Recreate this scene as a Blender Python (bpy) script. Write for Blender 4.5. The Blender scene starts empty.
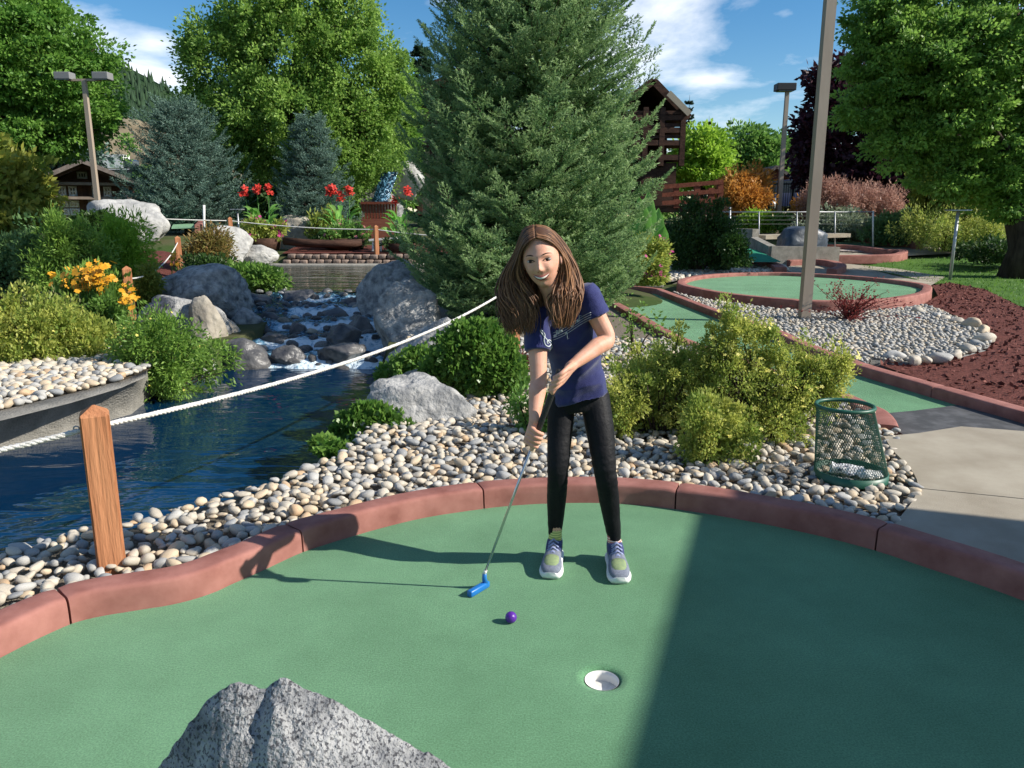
import bpy, bmesh, math, random
import numpy as np
from mathutils import Vector, Matrix, noise
from mathutils.geometry import delaunay_2d_cdt
R = math.radians
S = bpy.context.scene
COL = S.collection
rng = np.random.default_rng(7)
random.seed(7)

# ------------------------------------------------------------------ camera
F_PX, PITCH, CAM_H = 770.0, R(12.3), 1.46
cam_d = bpy.data.cameras.new('camera')
cam_d.sensor_width = 36.0
cam_d.lens = F_PX / 1024 * 36
cam_d.clip_end = 6000
cam_d.clip_start = 0.05
cam = bpy.data.objects.new('camera', cam_d)
COL.objects.link(cam)
cam.location = (0, 0, CAM_H)
cam.rotation_euler = (R(90) - PITCH, 0, 0)
S.camera = cam

# ------------------------------------------------------------------ light
SUN_EL = 33.5
SUN_V = Vector((.982, -.19, 0)).normalized()          # horizontal direction towards the sun
sun_d = bpy.data.lights.new('sun', 'SUN')
sun_d.energy = 3.9
sun_d.angle = R(0.53)
sun_d.color = (1.0, 0.94, 0.84)
sun = bpy.data.objects.new('sun', sun_d)
COL.objects.link(sun)
to_sun = (SUN_V * math.cos(R(SUN_EL)) + Vector((0, 0, math.sin(R(SUN_EL))))).normalized()
sun.rotation_euler = to_sun.to_track_quat('Z', 'Y').to_euler()
sun.location = (8, -2, 9)

W = bpy.data.worlds.new('World')
S.world = W
W.use_nodes = True
wn, wl = W.node_tree.nodes, W.node_tree.links
wn.clear()
def nn(nodes, kind, **kw):
    n = nodes.new(kind)
    for k, v in kw.items():
        if k.startswith('i_'):
            n.inputs[k[2:].replace('_', ' ')].default_value = v
        else:
            setattr(n, k, v)
    return n
sky = nn(wn, 'ShaderNodeTexSky', sky_type='NISHITA', sun_disc=False)
sky.sun_elevation = R(SUN_EL)
sky.sun_rotation = math.atan2(SUN_V.x, SUN_V.y)
sky.air_density = 1.0; sky.dust_density = 0.1; sky.ozone_density = 1.6; sky.altitude = 400
hs = nn(wn, 'ShaderNodeHueSaturation'); hs.inputs['Saturation'].default_value = 1.4; hs.inputs['Value'].default_value = .60
wl.new(sky.outputs[0], hs.inputs['Color'])
tc = nn(wn, 'ShaderNodeTexCoord')
sep = nn(wn, 'ShaderNodeSeparateXYZ'); wl.new(tc.outputs['Generated'], sep.inputs[0])
def M(op, a, b=None, nodes=wn, links=wl, clamp=False):
    n = nodes.new('ShaderNodeMath'); n.operation = op; n.use_clamp = clamp
    for i, v in enumerate((a, b)):
        if v is None: continue
        if isinstance(v, (int, float)): n.inputs[i].default_value = v
        else: links.new(v, n.inputs[i])
    return n.outputs[0]
# clouds drift on a plane overhead: project the direction, stretch by height
zc = M('MAXIMUM', M('ADD', sep.outputs[2], 0.10), 0.03)
cx_ = M('DIVIDE', sep.outputs[0], zc); cy_ = M('DIVIDE', sep.outputs[1], zc)
cmb = nn(wn, 'ShaderNodeCombineXYZ'); wl.new(cx_, cmb.inputs[0]); wl.new(cy_, cmb.inputs[1])
CLOUD_OFF = (3.3, 1.4, 0)
mp = nn(wn, 'ShaderNodeMapping'); mp.inputs['Location'].default_value = CLOUD_OFF; mp.inputs['Scale'].default_value = (1.0, .8, 1)
wl.new(cmb.outputs[0], mp.inputs[0])
nz = nn(wn, 'ShaderNodeTexNoise'); nz.inputs['Scale'].default_value = .95; nz.inputs['Detail'].default_value = 9; nz.inputs['Roughness'].default_value = .58; nz.inputs['Distortion'].default_value = .25
wl.new(mp.outputs[0], nz.inputs['Vector'])
# larger cloud banks: broad lobes in the sky, broken by the noise
def lobe(px, py, w, h, amp):
    ax = (px - 512) / F_PX; ay = (384 - py) / F_PX
    d = Vector((ax, math.cos(PITCH) + ay * math.sin(PITCH), -math.sin(PITCH) + ay * math.cos(PITCH))).normalized()
    az = math.atan2(d.x, d.y); el = math.asin(d.z)
    a = M('ARCTAN2', sep.outputs[0], sep.outputs[1]); e = M('ARCSINE', sep.outputs[2])
    u = M('DIVIDE', M('SUBTRACT', a, az), w / F_PX); v = M('DIVIDE', M('SUBTRACT', e, el), h / F_PX)
    q = M('ADD', M('MULTIPLY', u, u), M('MULTIPLY', v, v))
    return M('MULTIPLY', M('POWER', 2.718, M('MULTIPLY', q, -1.0)), amp)
den = M('ADD', M('MULTIPLY', nz.outputs[0], 1.5), -.25)
for L in ((655, 25, 75, 30, .17), (710, 82, 28, 8, .17), (690, 120, 130, 16, .12), (385, 22, 90, 26, .15), (60, 30, 60, 14, .18), (155, 42, 22, 12, .2), (150, 78, 28, 9, .3), (788, 15, 16, 8, .16), (120, 68, 26, 8, .12)):
    den = M('ADD', den, lobe(*L))
rp = nn(wn, 'ShaderNodeValToRGB'); rp.color_ramp.elements[0].position = .50; rp.color_ramp.elements[1].position = .86
rp.color_ramp.elements[0].color = (0, 0, 0, 1); rp.color_ramp.elements[1].color = (1, 1, 1, 1)
wl.new(den, rp.inputs[0])
mx = nn(wn, 'ShaderNodeMix', data_type='RGBA')
wl.new(M('MULTIPLY', rp.outputs[0], .85), mx.inputs['Factor'])
wl.new(hs.outputs[0], mx.inputs['A']); mx.inputs['B'].default_value = (6.6, 6.6, 6.8, 1)
bg = nn(wn, 'ShaderNodeBackground'); bg.inputs['Strength'].default_value = 0.118
wl.new(mx.outputs['Result'], bg.inputs['Color'])
wo = nn(wn, 'ShaderNodeOutputWorld'); wl.new(bg.outputs[0], wo.inputs[0])
S.view_settings.view_transform = 'Standard'
S.view_settings.look = 'None'
S.view_settings.exposure = 0.93
S.view_settings.gamma = 1.0
S.cycles.max_bounces = 6
S.cycles.transparent_max_bounces = 8

# ------------------------------------------------------------------ pixel -> place
def ray(px, py):
    ax = (px - 512) / F_PX; ay = (384 - py) / F_PX
    return Vector((ax, math.cos(PITCH) + ay * math.sin(PITCH), -math.sin(PITCH) + ay * math.cos(PITCH)))
def P(px, py, Y):                     # the point on the ray at forward distance Y
    d = ray(px, py); return Vector((0, 0, CAM_H)) + d * (Y / d.y)
def G(px, py, z=0.0):                 # the point on the level z
    d = ray(px, py); return Vector((0, 0, CAM_H)) + d * ((z - CAM_H) / d.z)
def sstep(a, b, t):
    t = max(0.0, min(1.0, (t - a) / (b - a))); return t * t * (3 - 2 * t)
def H(x, y):                          # height of the lie of the land
    lx = -3.3 - max(0, y - 9) * .29 if y < 26 else -8.2
    left = sstep(lx, lx - 2.2, x)
    zl = .25 * sstep(9, 14, y) + .75 * sstep(13.5, 21, y)
    zm = .5 * sstep(20.9, 21.6, y) + .45 * sstep(23.5, 30, y)
    zr = .9 * sstep(18, 33, y)
    mid = sstep(2.0, 4.0, x)
    z = left * zl + (1 - left) * ((1 - mid) * zm + mid * zr)
    return z + .35 * sstep(32, 60, y) * (1 if z < 1.3 else 0)
def GT(px, py, dz=0.0):               # the point on the land
    d = ray(px, py); t = 1.0; prev = t
    while t < 400:
        p = Vector((0, 0, CAM_H)) + d * t
        if p.z <= H(p.x, p.y) + dz: break
        prev = t; t *= 1.01
    a, b = prev, t
    for _ in range(25):
        m = (a + b) / 2; p = Vector((0, 0, CAM_H)) + d * m
        if p.z <= H(p.x, p.y) + dz: b = m
        else: a = m
    return Vector((0, 0, CAM_H)) + d * b
def at(px, Y):                        # land point in pixel column px at distance Y
    z = H(0, Y)
    for _ in range(6):
        # depth along the axis for a point at (Y, z)
        dep = Y * math.cos(PITCH) - (z - CAM_H) * math.sin(PITCH)
        x = (px - 512) / F_PX * dep; z = H(x, Y)
    return Vector((x, Y, z))

# ------------------------------------------------------------------ scene helpers
ORG = {}
def _props(o, label=None, cat=None, group=None, kind=None):
    if label: o['label'] = label
    if cat: o['category'] = cat
    if group: o['group'] = group
    if kind: o['kind'] = kind
    return o
def thing(name, loc, label, cat, group=None, kind=None):
    o = bpy.data.objects.new(name, None); COL.objects.link(o)
    o.location = loc; o.empty_display_size = .1
    ORG[o.name] = Vector(loc)
    return _props(o, label, cat, group, kind)
def npmesh(name, V, Fs, mat=None, smooth=True, tint=None, mats=None, midx=None):
    V = np.asarray(V, dtype=np.float32).reshape(-1, 3)
    me = bpy.data.meshes.new(name)
    if isinstance(Fs, np.ndarray): Fs = [Fs]
    if len(Fs) and not isinstance(Fs[0], np.ndarray):      # list of index tuples
        me.from_pydata(V.tolist(), [], [list(map(int, f)) for f in Fs])
    else:
        Fs = [f for f in Fs if len(f)]
        tot = sum(f.size for f in Fs); nf = sum(len(f) for f in Fs)
        me.vertices.add(len(V)); me.vertices.foreach_set('co', V.ravel())
        me.loops.add(tot); me.loops.foreach_set('vertex_index', np.concatenate([f.ravel() for f in Fs]).astype(np.int32))
        me.polygons.add(nf)
        st = []; o = 0
        for f in Fs:
            k = f.shape[1]; st.append(o + np.arange(len(f)) * k); o += f.size
        me.polygons.foreach_set('loop_start', np.concatenate(st).astype(np.int32))
    me.update(calc_edges=True); me.validate()
    if smooth: me.polygons.foreach_set('use_smooth', np.ones(len(me.polygons), dtype=bool))
    if mats:
        for m in mats: me.materials.append(m)
        if midx is not None: me.polygons.foreach_set('material_index', np.asarray(midx, dtype=np.int32))
    elif mat: me.materials.append(mat)
    if tint is not None:
        a = me.attributes.new('tint', 'FLOAT', 'POINT'); a.data.foreach_set('value', np.asarray(tint, dtype=np.float32))
    return me
def link(name, me, parent=None, loc=None, **kw):
    o = bpy.data.objects.new(name, me); COL.objects.link(o)
    if parent is not None:
        o.parent = parent; ORG[o.name] = ORG[parent.name]
        if loc is not None: o.location = Vector(loc) - ORG[parent.name]
    else:
        ORG[o.name] = Vector(loc) if loc is not None else Vector((0, 0, 0)); o.location = ORG[o.name]
    return _props(o, **kw)
def part(name, geo, mat, parent, smooth=True, tint=None, **kw):       # geometry given in world coordinates
    V, Fs = geo
    V = np.asarray(V, dtype=float).reshape(-1, 3) - np.array(ORG[parent.name])
    return link(name, npmesh(name, V, Fs, mat, smooth, tint), parent, **kw)
def solo(name, geo, mat, org=(0, 0, 0), smooth=True, tint=None, **kw):
    V, Fs = geo
    V = np.asarray(V, dtype=float).reshape(-1, 3) - np.array(org)
    return link(name, npmesh(name, V, Fs, mat, smooth, tint), None, org, **kw)
def autosmooth(o, ang=35):
    me = o.data
    me.set_sharp_from_angle(angle=R(ang))
    return o
def copy_tree(o, parent=None):
    c = o.copy(); COL.objects.link(c)
    if parent: c.parent = parent
    for ch in list(o.children): copy_tree(ch, c)
    return c

# geometry builders: all return (V, list of faces)
def join(gs):
    V, Fq, off = [], {}, 0
    for v, f in gs:
        v = np.asarray(v, dtype=float).reshape(-1, 3)
        fs = f if (len(f) and isinstance(f[0], np.ndarray) and f[0].ndim == 2) else ([f] if isinstance(f, np.ndarray) else None)
        if fs is None:
            d = {}
            for q in f: d.setdefault(len(q), []).append(q)
            fs = [np.array(q) for q in d.values()]
        for a in fs: Fq.setdefault(a.shape[1], []).append(a + off)
        V.append(v); off += len(v)
    return np.concatenate(V), [np.concatenate(a) for a in Fq.values()]
def box(cx, cy, cz, sx, sy, sz, rz=0.0, bev=0.0, tilt=None):
    if bev:
        bm = bmesh.new(); bmesh.ops.create_cube(bm, size=1)
        for v in bm.verts: v.co = Vector((v.co.x * sx, v.co.y * sy, v.co.z * sz))
        bmesh.ops.bevel(bm, geom=bm.edges[:], offset=bev, segments=2, affect='EDGES', profile=.5)
        V = np.array([v.co for v in bm.verts]); Fs = [tuple(v.index for v in f.verts) for f in bm.faces]; bm.free()
    else:
        V = np.array([(x * sx / 2, y * sy / 2, z * sz / 2) for x in (-1, 1) for y in (-1, 1) for z in (-1, 1)])
        Fs = [(0, 1, 3, 2), (4, 6, 7, 5), (0, 4, 5, 1), (2, 3, 7, 6), (0, 2, 6, 4), (1, 5, 7, 3)]
    if tilt is not None: V = V @ np.array(tilt.to_3x3()).T
    c, s = math.cos(rz), math.sin(rz)
    V = V @ np.array([[c, s, 0], [-s, c, 0], [0, 0, 1]]) + (cx, cy, cz)
    return V, Fs
def beam(a, b, w, h, roll=0, bev=0.0):
    a, b = Vector(a), Vector(b); d = b - a; q = d.to_track_quat('X', 'Z').to_matrix() @ Matrix.Rotation(roll, 3, 'X')
    m = (a + b) / 2
    V, Fs = box(0, 0, 0, d.length, w, h, bev=bev)
    return V @ np.array(q).T + np.array(m), Fs
def tube(pts, rad, n=8, cap=True):
    pts = [Vector(p) for p in pts]
    if isinstance(rad, (int, float)): rad = [rad] * len(pts)
    V = []; prev = None
    for i, p in enumerate(pts):
        t = (pts[min(i + 1, len(pts) - 1)] - pts[max(i - 1, 0)])
        t = t.normalized() if t.length > 1e-9 else Vector((0, 0, 1))
        if prev is None:
            u = t.orthogonal().normalized()
        else:
            u = (prev - t * prev.dot(t)); u = u.normalized() if u.length > 1e-6 else t.orthogonal().normalized()
        prev = u; v = t.cross(u)
        for k in range(n):
            a = 2 * math.pi * k / n
            V.append(p + (u * math.cos(a) + v * math.sin(a)) * rad[i])
    m = len(pts); Q = []
    for i in range(m - 1):
        for k in range(n):
            k2 = (k + 1) % n
            Q.append((i * n + k, i * n + k2, (i + 1) * n + k2, (i + 1) * n + k))
    Fs = Q
    if cap: Fs = Q + [tuple(range(n - 1, -1, -1)), tuple((m - 1) * n + k for k in range(n))]
    return np.array([tuple(v) for v in V]), Fs
def lathe(cx, cy, prof, n=24, close=False):
    V = []; Fs = []
    for r, z in prof:
        for k in range(n):
            a = 2 * math.pi * k / n; V.append((cx + r * math.cos(a), cy + r * math.sin(a), z))
    for i in range(len(prof) - 1):
        for k in range(n):
            k2 = (k + 1) % n; Fs.append((i * n + k, i * n + k2, (i + 1) * n + k2, (i + 1) * n + k))
    if close: Fs += [tuple(range(n - 1, -1, -1)), tuple((len(prof) - 1) * n + k for k in range(n))]
    return np.array(V), Fs
def inpoly(X, Y, poly):
    X = np.asarray(X, dtype=float); Y = np.asarray(Y, dtype=float); r = np.zeros(X.shape, bool)
    n = len(poly)
    for i in range(n):
        x1, y1 = poly[i][:2]; x2, y2 = poly[(i + 1) % n][:2]
        if y1 == y2: continue
        c = ((y1 > Y) != (y2 > Y)) & (X < (x2 - x1) * (Y - y1) / (y2 - y1) + x1)
        r ^= c
    return r
def smooth_line(pts, n=8, closed=False):        # Catmull-Rom through points
    pts = [Vector(p) for p in pts]; out = []; m = len(pts)
    rg = range(m if closed else m - 1)
    for i in rg:
        g = lambda k: pts[k % m] if closed else pts[max(0, min(m - 1, k))]
        a, b, c, d = g(i - 1), g(i), g(i + 1), g(i + 2)
        for k in range(n):
            t = k / n
            out.append(.5 * ((2 * b) + (c - a) * t + (2 * a - 5 * b + 4 * c - d) * t * t + (3 * b - a - 3 * c + d) * t ** 3))
    if not closed: out.append(pts[-1])
    return out
def sheet(poly, dz=0.0, res=.4, holes=(), hf=None, skirt=0.0):
    """A level sheet inside a polygon, following the land, with a turned-down edge."""
    hf = hf or H
    poly = [(p[0], p[1]) for p in poly]
    xs = [p[0] for p in poly]; ys = [p[1] for p in poly]
    gx = np.arange(min(xs), max(xs), res); gy = np.arange(min(ys), max(ys), res)
    X, Y = np.meshgrid(gx, gy); X = X.ravel(); Y = Y.ravel()
    ok = inpoly(X, Y, poly)
    for h in holes: ok &= ~inpoly(X, Y, h)
    pts = [Vector(p) for p in poly]; edges = [(i, (i + 1) % len(poly)) for i in range(len(poly))]
    for h in holes:
        o = len(pts); pts += [Vector((p[0], p[1])) for p in h]; edges += [(o + i, o + (i + 1) % len(h)) for i in range(len(h))]
    pts += [Vector((a, b)) for a, b in zip(X[ok], Y[ok])]
    vo, eo, fo, *_ = delaunay_2d_cdt(pts, edges, [], 0, 1e-5)
    out = []
    for f in fo:
        c = sum((vo[i] for i in f), Vector((0, 0))) / len(f)
        if inpoly([c.x], [c.y], poly)[0] and not any(inpoly([c.x], [c.y], h)[0] for h in holes): out.append(tuple(f))
    V = [(v.x, v.y, hf(v.x, v.y) + dz) for v in vo]
    if skirt:
        cnt = {}
        for f in out:
            for a, b in zip(f, f[1:] + f[:1]):
                cnt[(min(a, b), max(a, b))] = cnt.get((min(a, b), max(a, b)), []) + [(a, b)]
        low = {}
        def lo(i):
            if i not in low: low[i] = len(V); V.append((V[i][0], V[i][1], V[i][2] - skirt))
            return low[i]
        for k, e in cnt.items():
            if len(e) == 1:
                a, b = e[0]; out.append((b, a, lo(a), lo(b)))
    return np.array(V), out

# ------------------------------------------------------------------ materials
def mat(name, col=(.5, .5, .5), rough=.7, col2=None, scale=8, detail=4, bump=0, bscale=None, metal=0, col3=None,
        contrast=(.35, .65), spec=.5, stretch=None, tint=None, obj_rand=0, trans=0, coat=0, sheen=0, sub=0):
    m = bpy.data.materials.new(name); m.use_nodes = True
    n, l = m.node_tree.nodes, m.node_tree.links
    b = n['Principled BSDF']; b.inputs['Roughness'].default_value = rough; b.inputs['Metallic'].default_value = metal
    b.inputs['Specular IOR Level'].default_value = spec
    if coat: b.inputs['Coat Weight'].default_value = coat
    if sheen: b.inputs['Sheen Weight'].default_value = sheen
    if sub:
        b.inputs['Subsurface Weight'].default_value = sub; b.inputs['Subsurface Radius'].default_value = (.02, .008, .004); b.inputs['Subsurface Scale'].default_value = .5
    b.inputs['Base Color'].default_value = (*col, 1)
    t = n.new('ShaderNodeTexCoord'); src = t.outputs['Object']
    if stretch:
        mp = n.new('ShaderNodeMapping'); mp.inputs['Scale'].default_value = stretch; l.new(src, mp.inputs[0]); src = mp.outputs[0]
    out = None
    if col2 is not None:
        z = n.new('ShaderNodeTexNoise'); z.inputs['Scale'].default_value = scale; z.inputs['Detail'].default_value = detail; z.inputs['Roughness'].default_value = .6
        l.new(src, z.inputs['Vector'])
        r = n.new('ShaderNodeValToRGB'); r.color_ramp.elements[0].position = contrast[0]; r.color_ramp.elements[1].position = contrast[1]
        r.color_ramp.elements[0].color = (*col, 1); r.color_ramp.elements[1].color = (*col2, 1)
        if col3 is not None:
            e = r.color_ramp.elements.new((contrast[0] + contrast[1]) / 2); e.color = (*col3, 1)
        l.new(z.outputs[0], r.inputs[0]); out = r.outputs[0]
    if tint is not None:       # per-leaf natural variation: blend towards another leaf colour
        a = n.new('ShaderNodeAttribute'); a.attribute_name = 'tint'
        x = n.new('ShaderNodeMix'); x.data_type = 'RGBA'
        l.new(a.outputs['Fac'], x.inputs['Factor'])
        if out: l.new(out, x.inputs['A'])
        else: x.inputs['A'].default_value = (*col, 1)
        x.inputs['B'].default_value = (*tint, 1); out = x.outputs['Result']
    if obj_rand:
        oi = n.new('ShaderNodeObjectInfo'); h = n.new('ShaderNodeHueSaturation')
        a1 = M('ADD', M('MULTIPLY', oi.outputs['Random'], obj_rand, n, l), 1 - obj_rand / 2, n, l); l.new(a1, h.inputs['Value'])
        if out: l.new(out, h.inputs['Color'])
        else: h.inputs['Color'].default_value = (*col, 1)
        out = h.outputs[0]
    if out: l.new(out, b.inputs['Base Color'])
    if bump:
        z2 = n.new('ShaderNodeTexNoise'); z2.inputs['Scale'].default_value = bscale or scale * 3; z2.inputs['Detail'].default_value = 5
        l.new(src, z2.inputs['Vector'])
        bp = n.new('ShaderNodeBump'); bp.inputs['Strength'].default_value = min(1, bump); bp.inputs['Distance'].default_value = .02 if bump <= 1 else .02 * bump
        l.new(z2.outputs[0], bp.inputs['Height']); l.new(bp.outputs[0], b.inputs['Normal'])
    if trans:                  # thin leaves let light through
        tr = n.new('ShaderNodeBsdfTranslucent'); ms = n.new('ShaderNodeMixShader'); ms.inputs[0].default_value = trans
        if out: l.new(out, tr.inputs[0])
        else: tr.inputs[0].default_value = (*col, 1)
        l.new(b.outputs[0], ms.inputs[1]); l.new(tr.outputs[0], ms.inputs[2])
        l.new(ms.outputs[0], n['Material Output'].inputs[0])
    m['out'] = 1
    return m
def leafmat(name, c1, c2, trans=.3, rough=.5, c3=None):
    if trans > .09:          # thin living leaves: about as much light passes through as bounces off
        g = 1.45 if 'dark' not in name else 1.2
        c1 = tuple(min(.55, v * g) for v in c1); c2 = tuple(min(.6, v * g) for v in c2); trans = min(.5, trans + .14)
    return mat(name, c1, rough, tint=c2, trans=trans, col2=c3, scale=1.2, spec=.35)

MT = {}
def carpetmat(name, c):
    m = mat(name, tuple(v * .62 for v in c), .95, tuple(v * 1.38 for v in c), scale=170, detail=3, contrast=(.25, .75), spec=.08, bump=.45, bscale=700, sheen=.12)
    n, l = m.node_tree.nodes, m.node_tree.links; b = n['Principled BSDF']; src = b.inputs['Base Color'].links[0].from_socket
    t = n.new('ShaderNodeTexCoord'); z = n.new('ShaderNodeTexNoise'); z.inputs['Scale'].default_value = 1.3; z.inputs['Detail'].default_value = 8; z.inputs['Roughness'].default_value = .7; l.new(t.outputs['Object'], z.inputs['Vector'])
    r = n.new('ShaderNodeValToRGB'); r.color_ramp.elements[0].position = .3; r.color_ramp.elements[1].position = .7; r.color_ramp.elements[0].color = (.70, .74, .70, 1); r.color_ramp.elements[1].color = (1.18, 1.13, 1.16, 1); l.new(z.outputs[0], r.inputs[0])
    x = n.new('ShaderNodeMix'); x.data_type = 'RGBA'; x.blend_type = 'MULTIPLY'; x.inputs['Factor'].default_value = 1; l.new(src, x.inputs['A']); l.new(r.outputs[0], x.inputs['B']); l.new(x.outputs['Result'], b.inputs['Base Color'])
    return m
MT['carpet'] = carpetmat('green_carpet', (.125, .29, .145))
MT['carpet_dark'] = mat('green_carpet_deep', (.03, .22, .13), .95, (.04, .26, .16), scale=6, detail=8, bump=.5, bscale=300, spec=.1)
MT['kerb'] = mat('red_concrete', (.23, .088, .07), .8, (.37, .165, .135), scale=7, detail=12, bump=.25, bscale=420, spec=.25, contrast=(.3, .68))
MT['concrete'] = mat('grey_concrete', (.29, .25, .19), .9, (.40, .355, .28), scale=2.2, detail=10, bump=.3, bscale=240, spec=.2)
MT['concrete_old'] = mat('weathered_concrete', (.20, .19, .165), .95, (.33, .31, .27), scale=5, detail=9, bump=.6, bscale=60, spec=.2)
MT['soil'] = mat('bed_soil', (.055, .045, .032), 1, (.11, .09, .065), scale=7, detail=8, bump=1, bscale=50, spec=.1)
MT['mulch'] = mat('red_mulch', (.06, .018, .014), .95, (.19, .065, .05), scale=38, detail=6, bump=1, bscale=60, spec=.15)
MT['lawn'] = mat('lawn', (.045, .11, .018), .9, (.085, .17, .03), scale=1.6, detail=10, bump=.6, bscale=90, spec=.15)
MT['granite'] = mat('pale_granite', (.15, .155, .16), .85, (.42, .41, .39), scale=9, detail=14, bump=1, bscale=30, contrast=(.36, .62), spec=.25)
MT['granite_white'] = mat('white_granite', (.24, .235, .225), .85, (.46, .45, .42), scale=4, detail=12, bump=.9, bscale=14, contrast=(.3, .6), spec=.25)
MT['rock_wet'] = mat('wet_rock', (.035, .036, .042), .4, (.15, .145, .14), scale=4, detail=9, bump=.9, bscale=16, spec=.5)
MT['rock_buff'] = mat('buff_rock', (.26, .23, .19), .85, (.42, .38, .31), scale=3, detail=10, bump=1, bscale=12, spec=.25)
MT['bark'] = mat('bark', (.03, .022, .017), .95, (.075, .055, .042), scale=9, detail=8, bump=1, bscale=26, stretch=(1, 1, .25), spec=.15)
MT['wood_orange'] = mat('orange_cedar', (.36, .145, .065), .75, (.47, .21, .10), scale=22, detail=8, bump=.5, bscale=60, stretch=(1, 1, .09), spec=.25)
MT['wood_dark'] = mat('dark_timber', (.035, .018, .012), .8, (.09, .045, .03), scale=9, detail=6, bump=.5, bscale=40, stretch=(.3, 1, 1), spec=.2)
MT['wood_red'] = mat('red_timber', (.13, .035, .02), .75, (.22, .07, .04), scale=9, detail=6, bump=.4, bscale=40, spec=.2)
MT['rope'] = mat('white_rope', (.55, .53, .49), .85, (.72, .70, .66), scale=60, detail=4, bump=.4, bscale=200)
MT['steel'] = mat('galvanised_steel', (.32, .33, .34), .45, (.42, .43, .44), scale=30, metal=.6)
MT['pole_tan'] = mat('tan_painted_pole', (.29, .23, .175), .6, (.35, .285, .22), scale=4, detail=6, bump=.1, stretch=(1, 1, .2))
MT['black'] = mat('black_paint', (.012, .012, .013), .5)
MT['glass'] = mat('window_glass', (.03, .04, .05), .08, spec=.8)
MT['white_paint'] = mat('white_paint', (.75, .74, .70), .6, (.66, .65, .62), scale=8)
MT['cream'] = mat('cream_render', (.55, .43, .27), .85, (.62, .5, .33), scale=3, detail=6)
MT['roof'] = mat('shingle_roof', (.10, .08, .07), .9, (.17, .14, .12), scale=7, detail=8, bump=.6)

MT['land'] = mat('grassy_ground', (.045, .075, .02), 1, (.10, .085, .05), scale=.6, detail=12, bump=1, bscale=9, spec=.1, contrast=(.4, .7))
# ================================================================== LAND, WATER, PATHS
def g2(l, z=0.0): return [G(x, y, z) for x, y in l]
WZ, UZ = -.35, .15                                    # water levels of the two pools
near_edge = g2([(0, 566), (36, 552), (80, 543), (123, 534), (166, 523), (216, 506), (250, 497), (282, 488), (319, 474), (345, 458), (362, 436), (372, 410), (388, 385)])
right_c = [G(388, 372, WZ), Vector((-1.62, 10.2)), Vector((-1.75, 11.6)), Vector((-1.9, 13.2)), G(400, 290, UZ), Vector((-2.1, 17)), Vector((-2.6, 21.0))]
far_e = [G(275, 266, UZ), G(262, 274, UZ), G(258, 290, UZ)]
left_c = [Vector((-3.75, 12.2)), Vector((-3.5, 10.6)), G(205, 374, WZ), G(172, 386, WZ), G(160, 362, 0)]
bank_low = g2([(128, 362), (62, 374), (0, 388), (-80, 404), (-160, 420)], 0)
pond = [Vector((p[0], p[1])) for p in near_edge + right_c + far_e + left_c + bank_low + [Vector((-7.5, 5.0)), Vector((-8, 2.6)), Vector((-3.3, 2.55))]]
pond_np = [(p.x, p.y) for p in pond]
_H0 = H
def H(x, y):
    z = _H0(x, y)
    m = sstep(-7, -4, x) * (1 - sstep(1.5, 3.5, x)) * (1 - sstep(20.5, 21, y))
    return z + .2 * sstep(11.5, 14, y) * m * (1 - min(1, z / .2))
def build_land():
    pts = [Vector(p) for p in pond_np]; edges = [(i, (i + 1) % len(pts)) for i in range(len(pts))]
    seen = []
    def grid(x0, x1, y0, y1, s, excl=None):
        gx, gy = np.meshgrid(np.arange(x0, x1 + .01, s), np.arange(y0, y1 + .01, s)); gx, gy = gx.ravel(), gy.ravel()
        if excl:
            k = ~((gx > excl[0]) & (gx < excl[1]) & (gy > excl[2]) & (gy < excl[3])); gx, gy = gx[k], gy[k]
        seen.extend(zip(gx.tolist(), gy.tolist()))
    grid(-12, 12, -2, 26, .35)
    grid(-60, 60, -20, 100, 2.5, (-12.5, 12.5, -2.5, 26.5))
    grid(-3000, 3000, -3000, 3000, 300, (-61, 61, -21, 101))
    P2 = np.array(seen); ins = inpoly(P2[:, 0], P2[:, 1], pond_np)
    pts += [Vector(p) for p in seen]
    vo, eo, fo, *_ = delaunay_2d_cdt(pts, edges, [], 0, 1e-6)
    V = np.array([(v.x, v.y) for v in vo]); inside = inpoly(V[:, 0], V[:, 1], pond_np)
    n0 = len(pond_np); Z = []
    for i, (x, y) in enumerate(V):
        onb = min((Vector((x, y)) - p).length for p in pond) < 1e-3 if (-9 < x < 0 and 2 < y < 23) else False
        Z.append(-.95 if (inside[i] and not onb) else H(x, y) - .075)
    return np.column_stack([V, Z]), [tuple(f) for f in fo]
solo('ground', build_land(), MT['land'], kind='structure', smooth=True)

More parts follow.
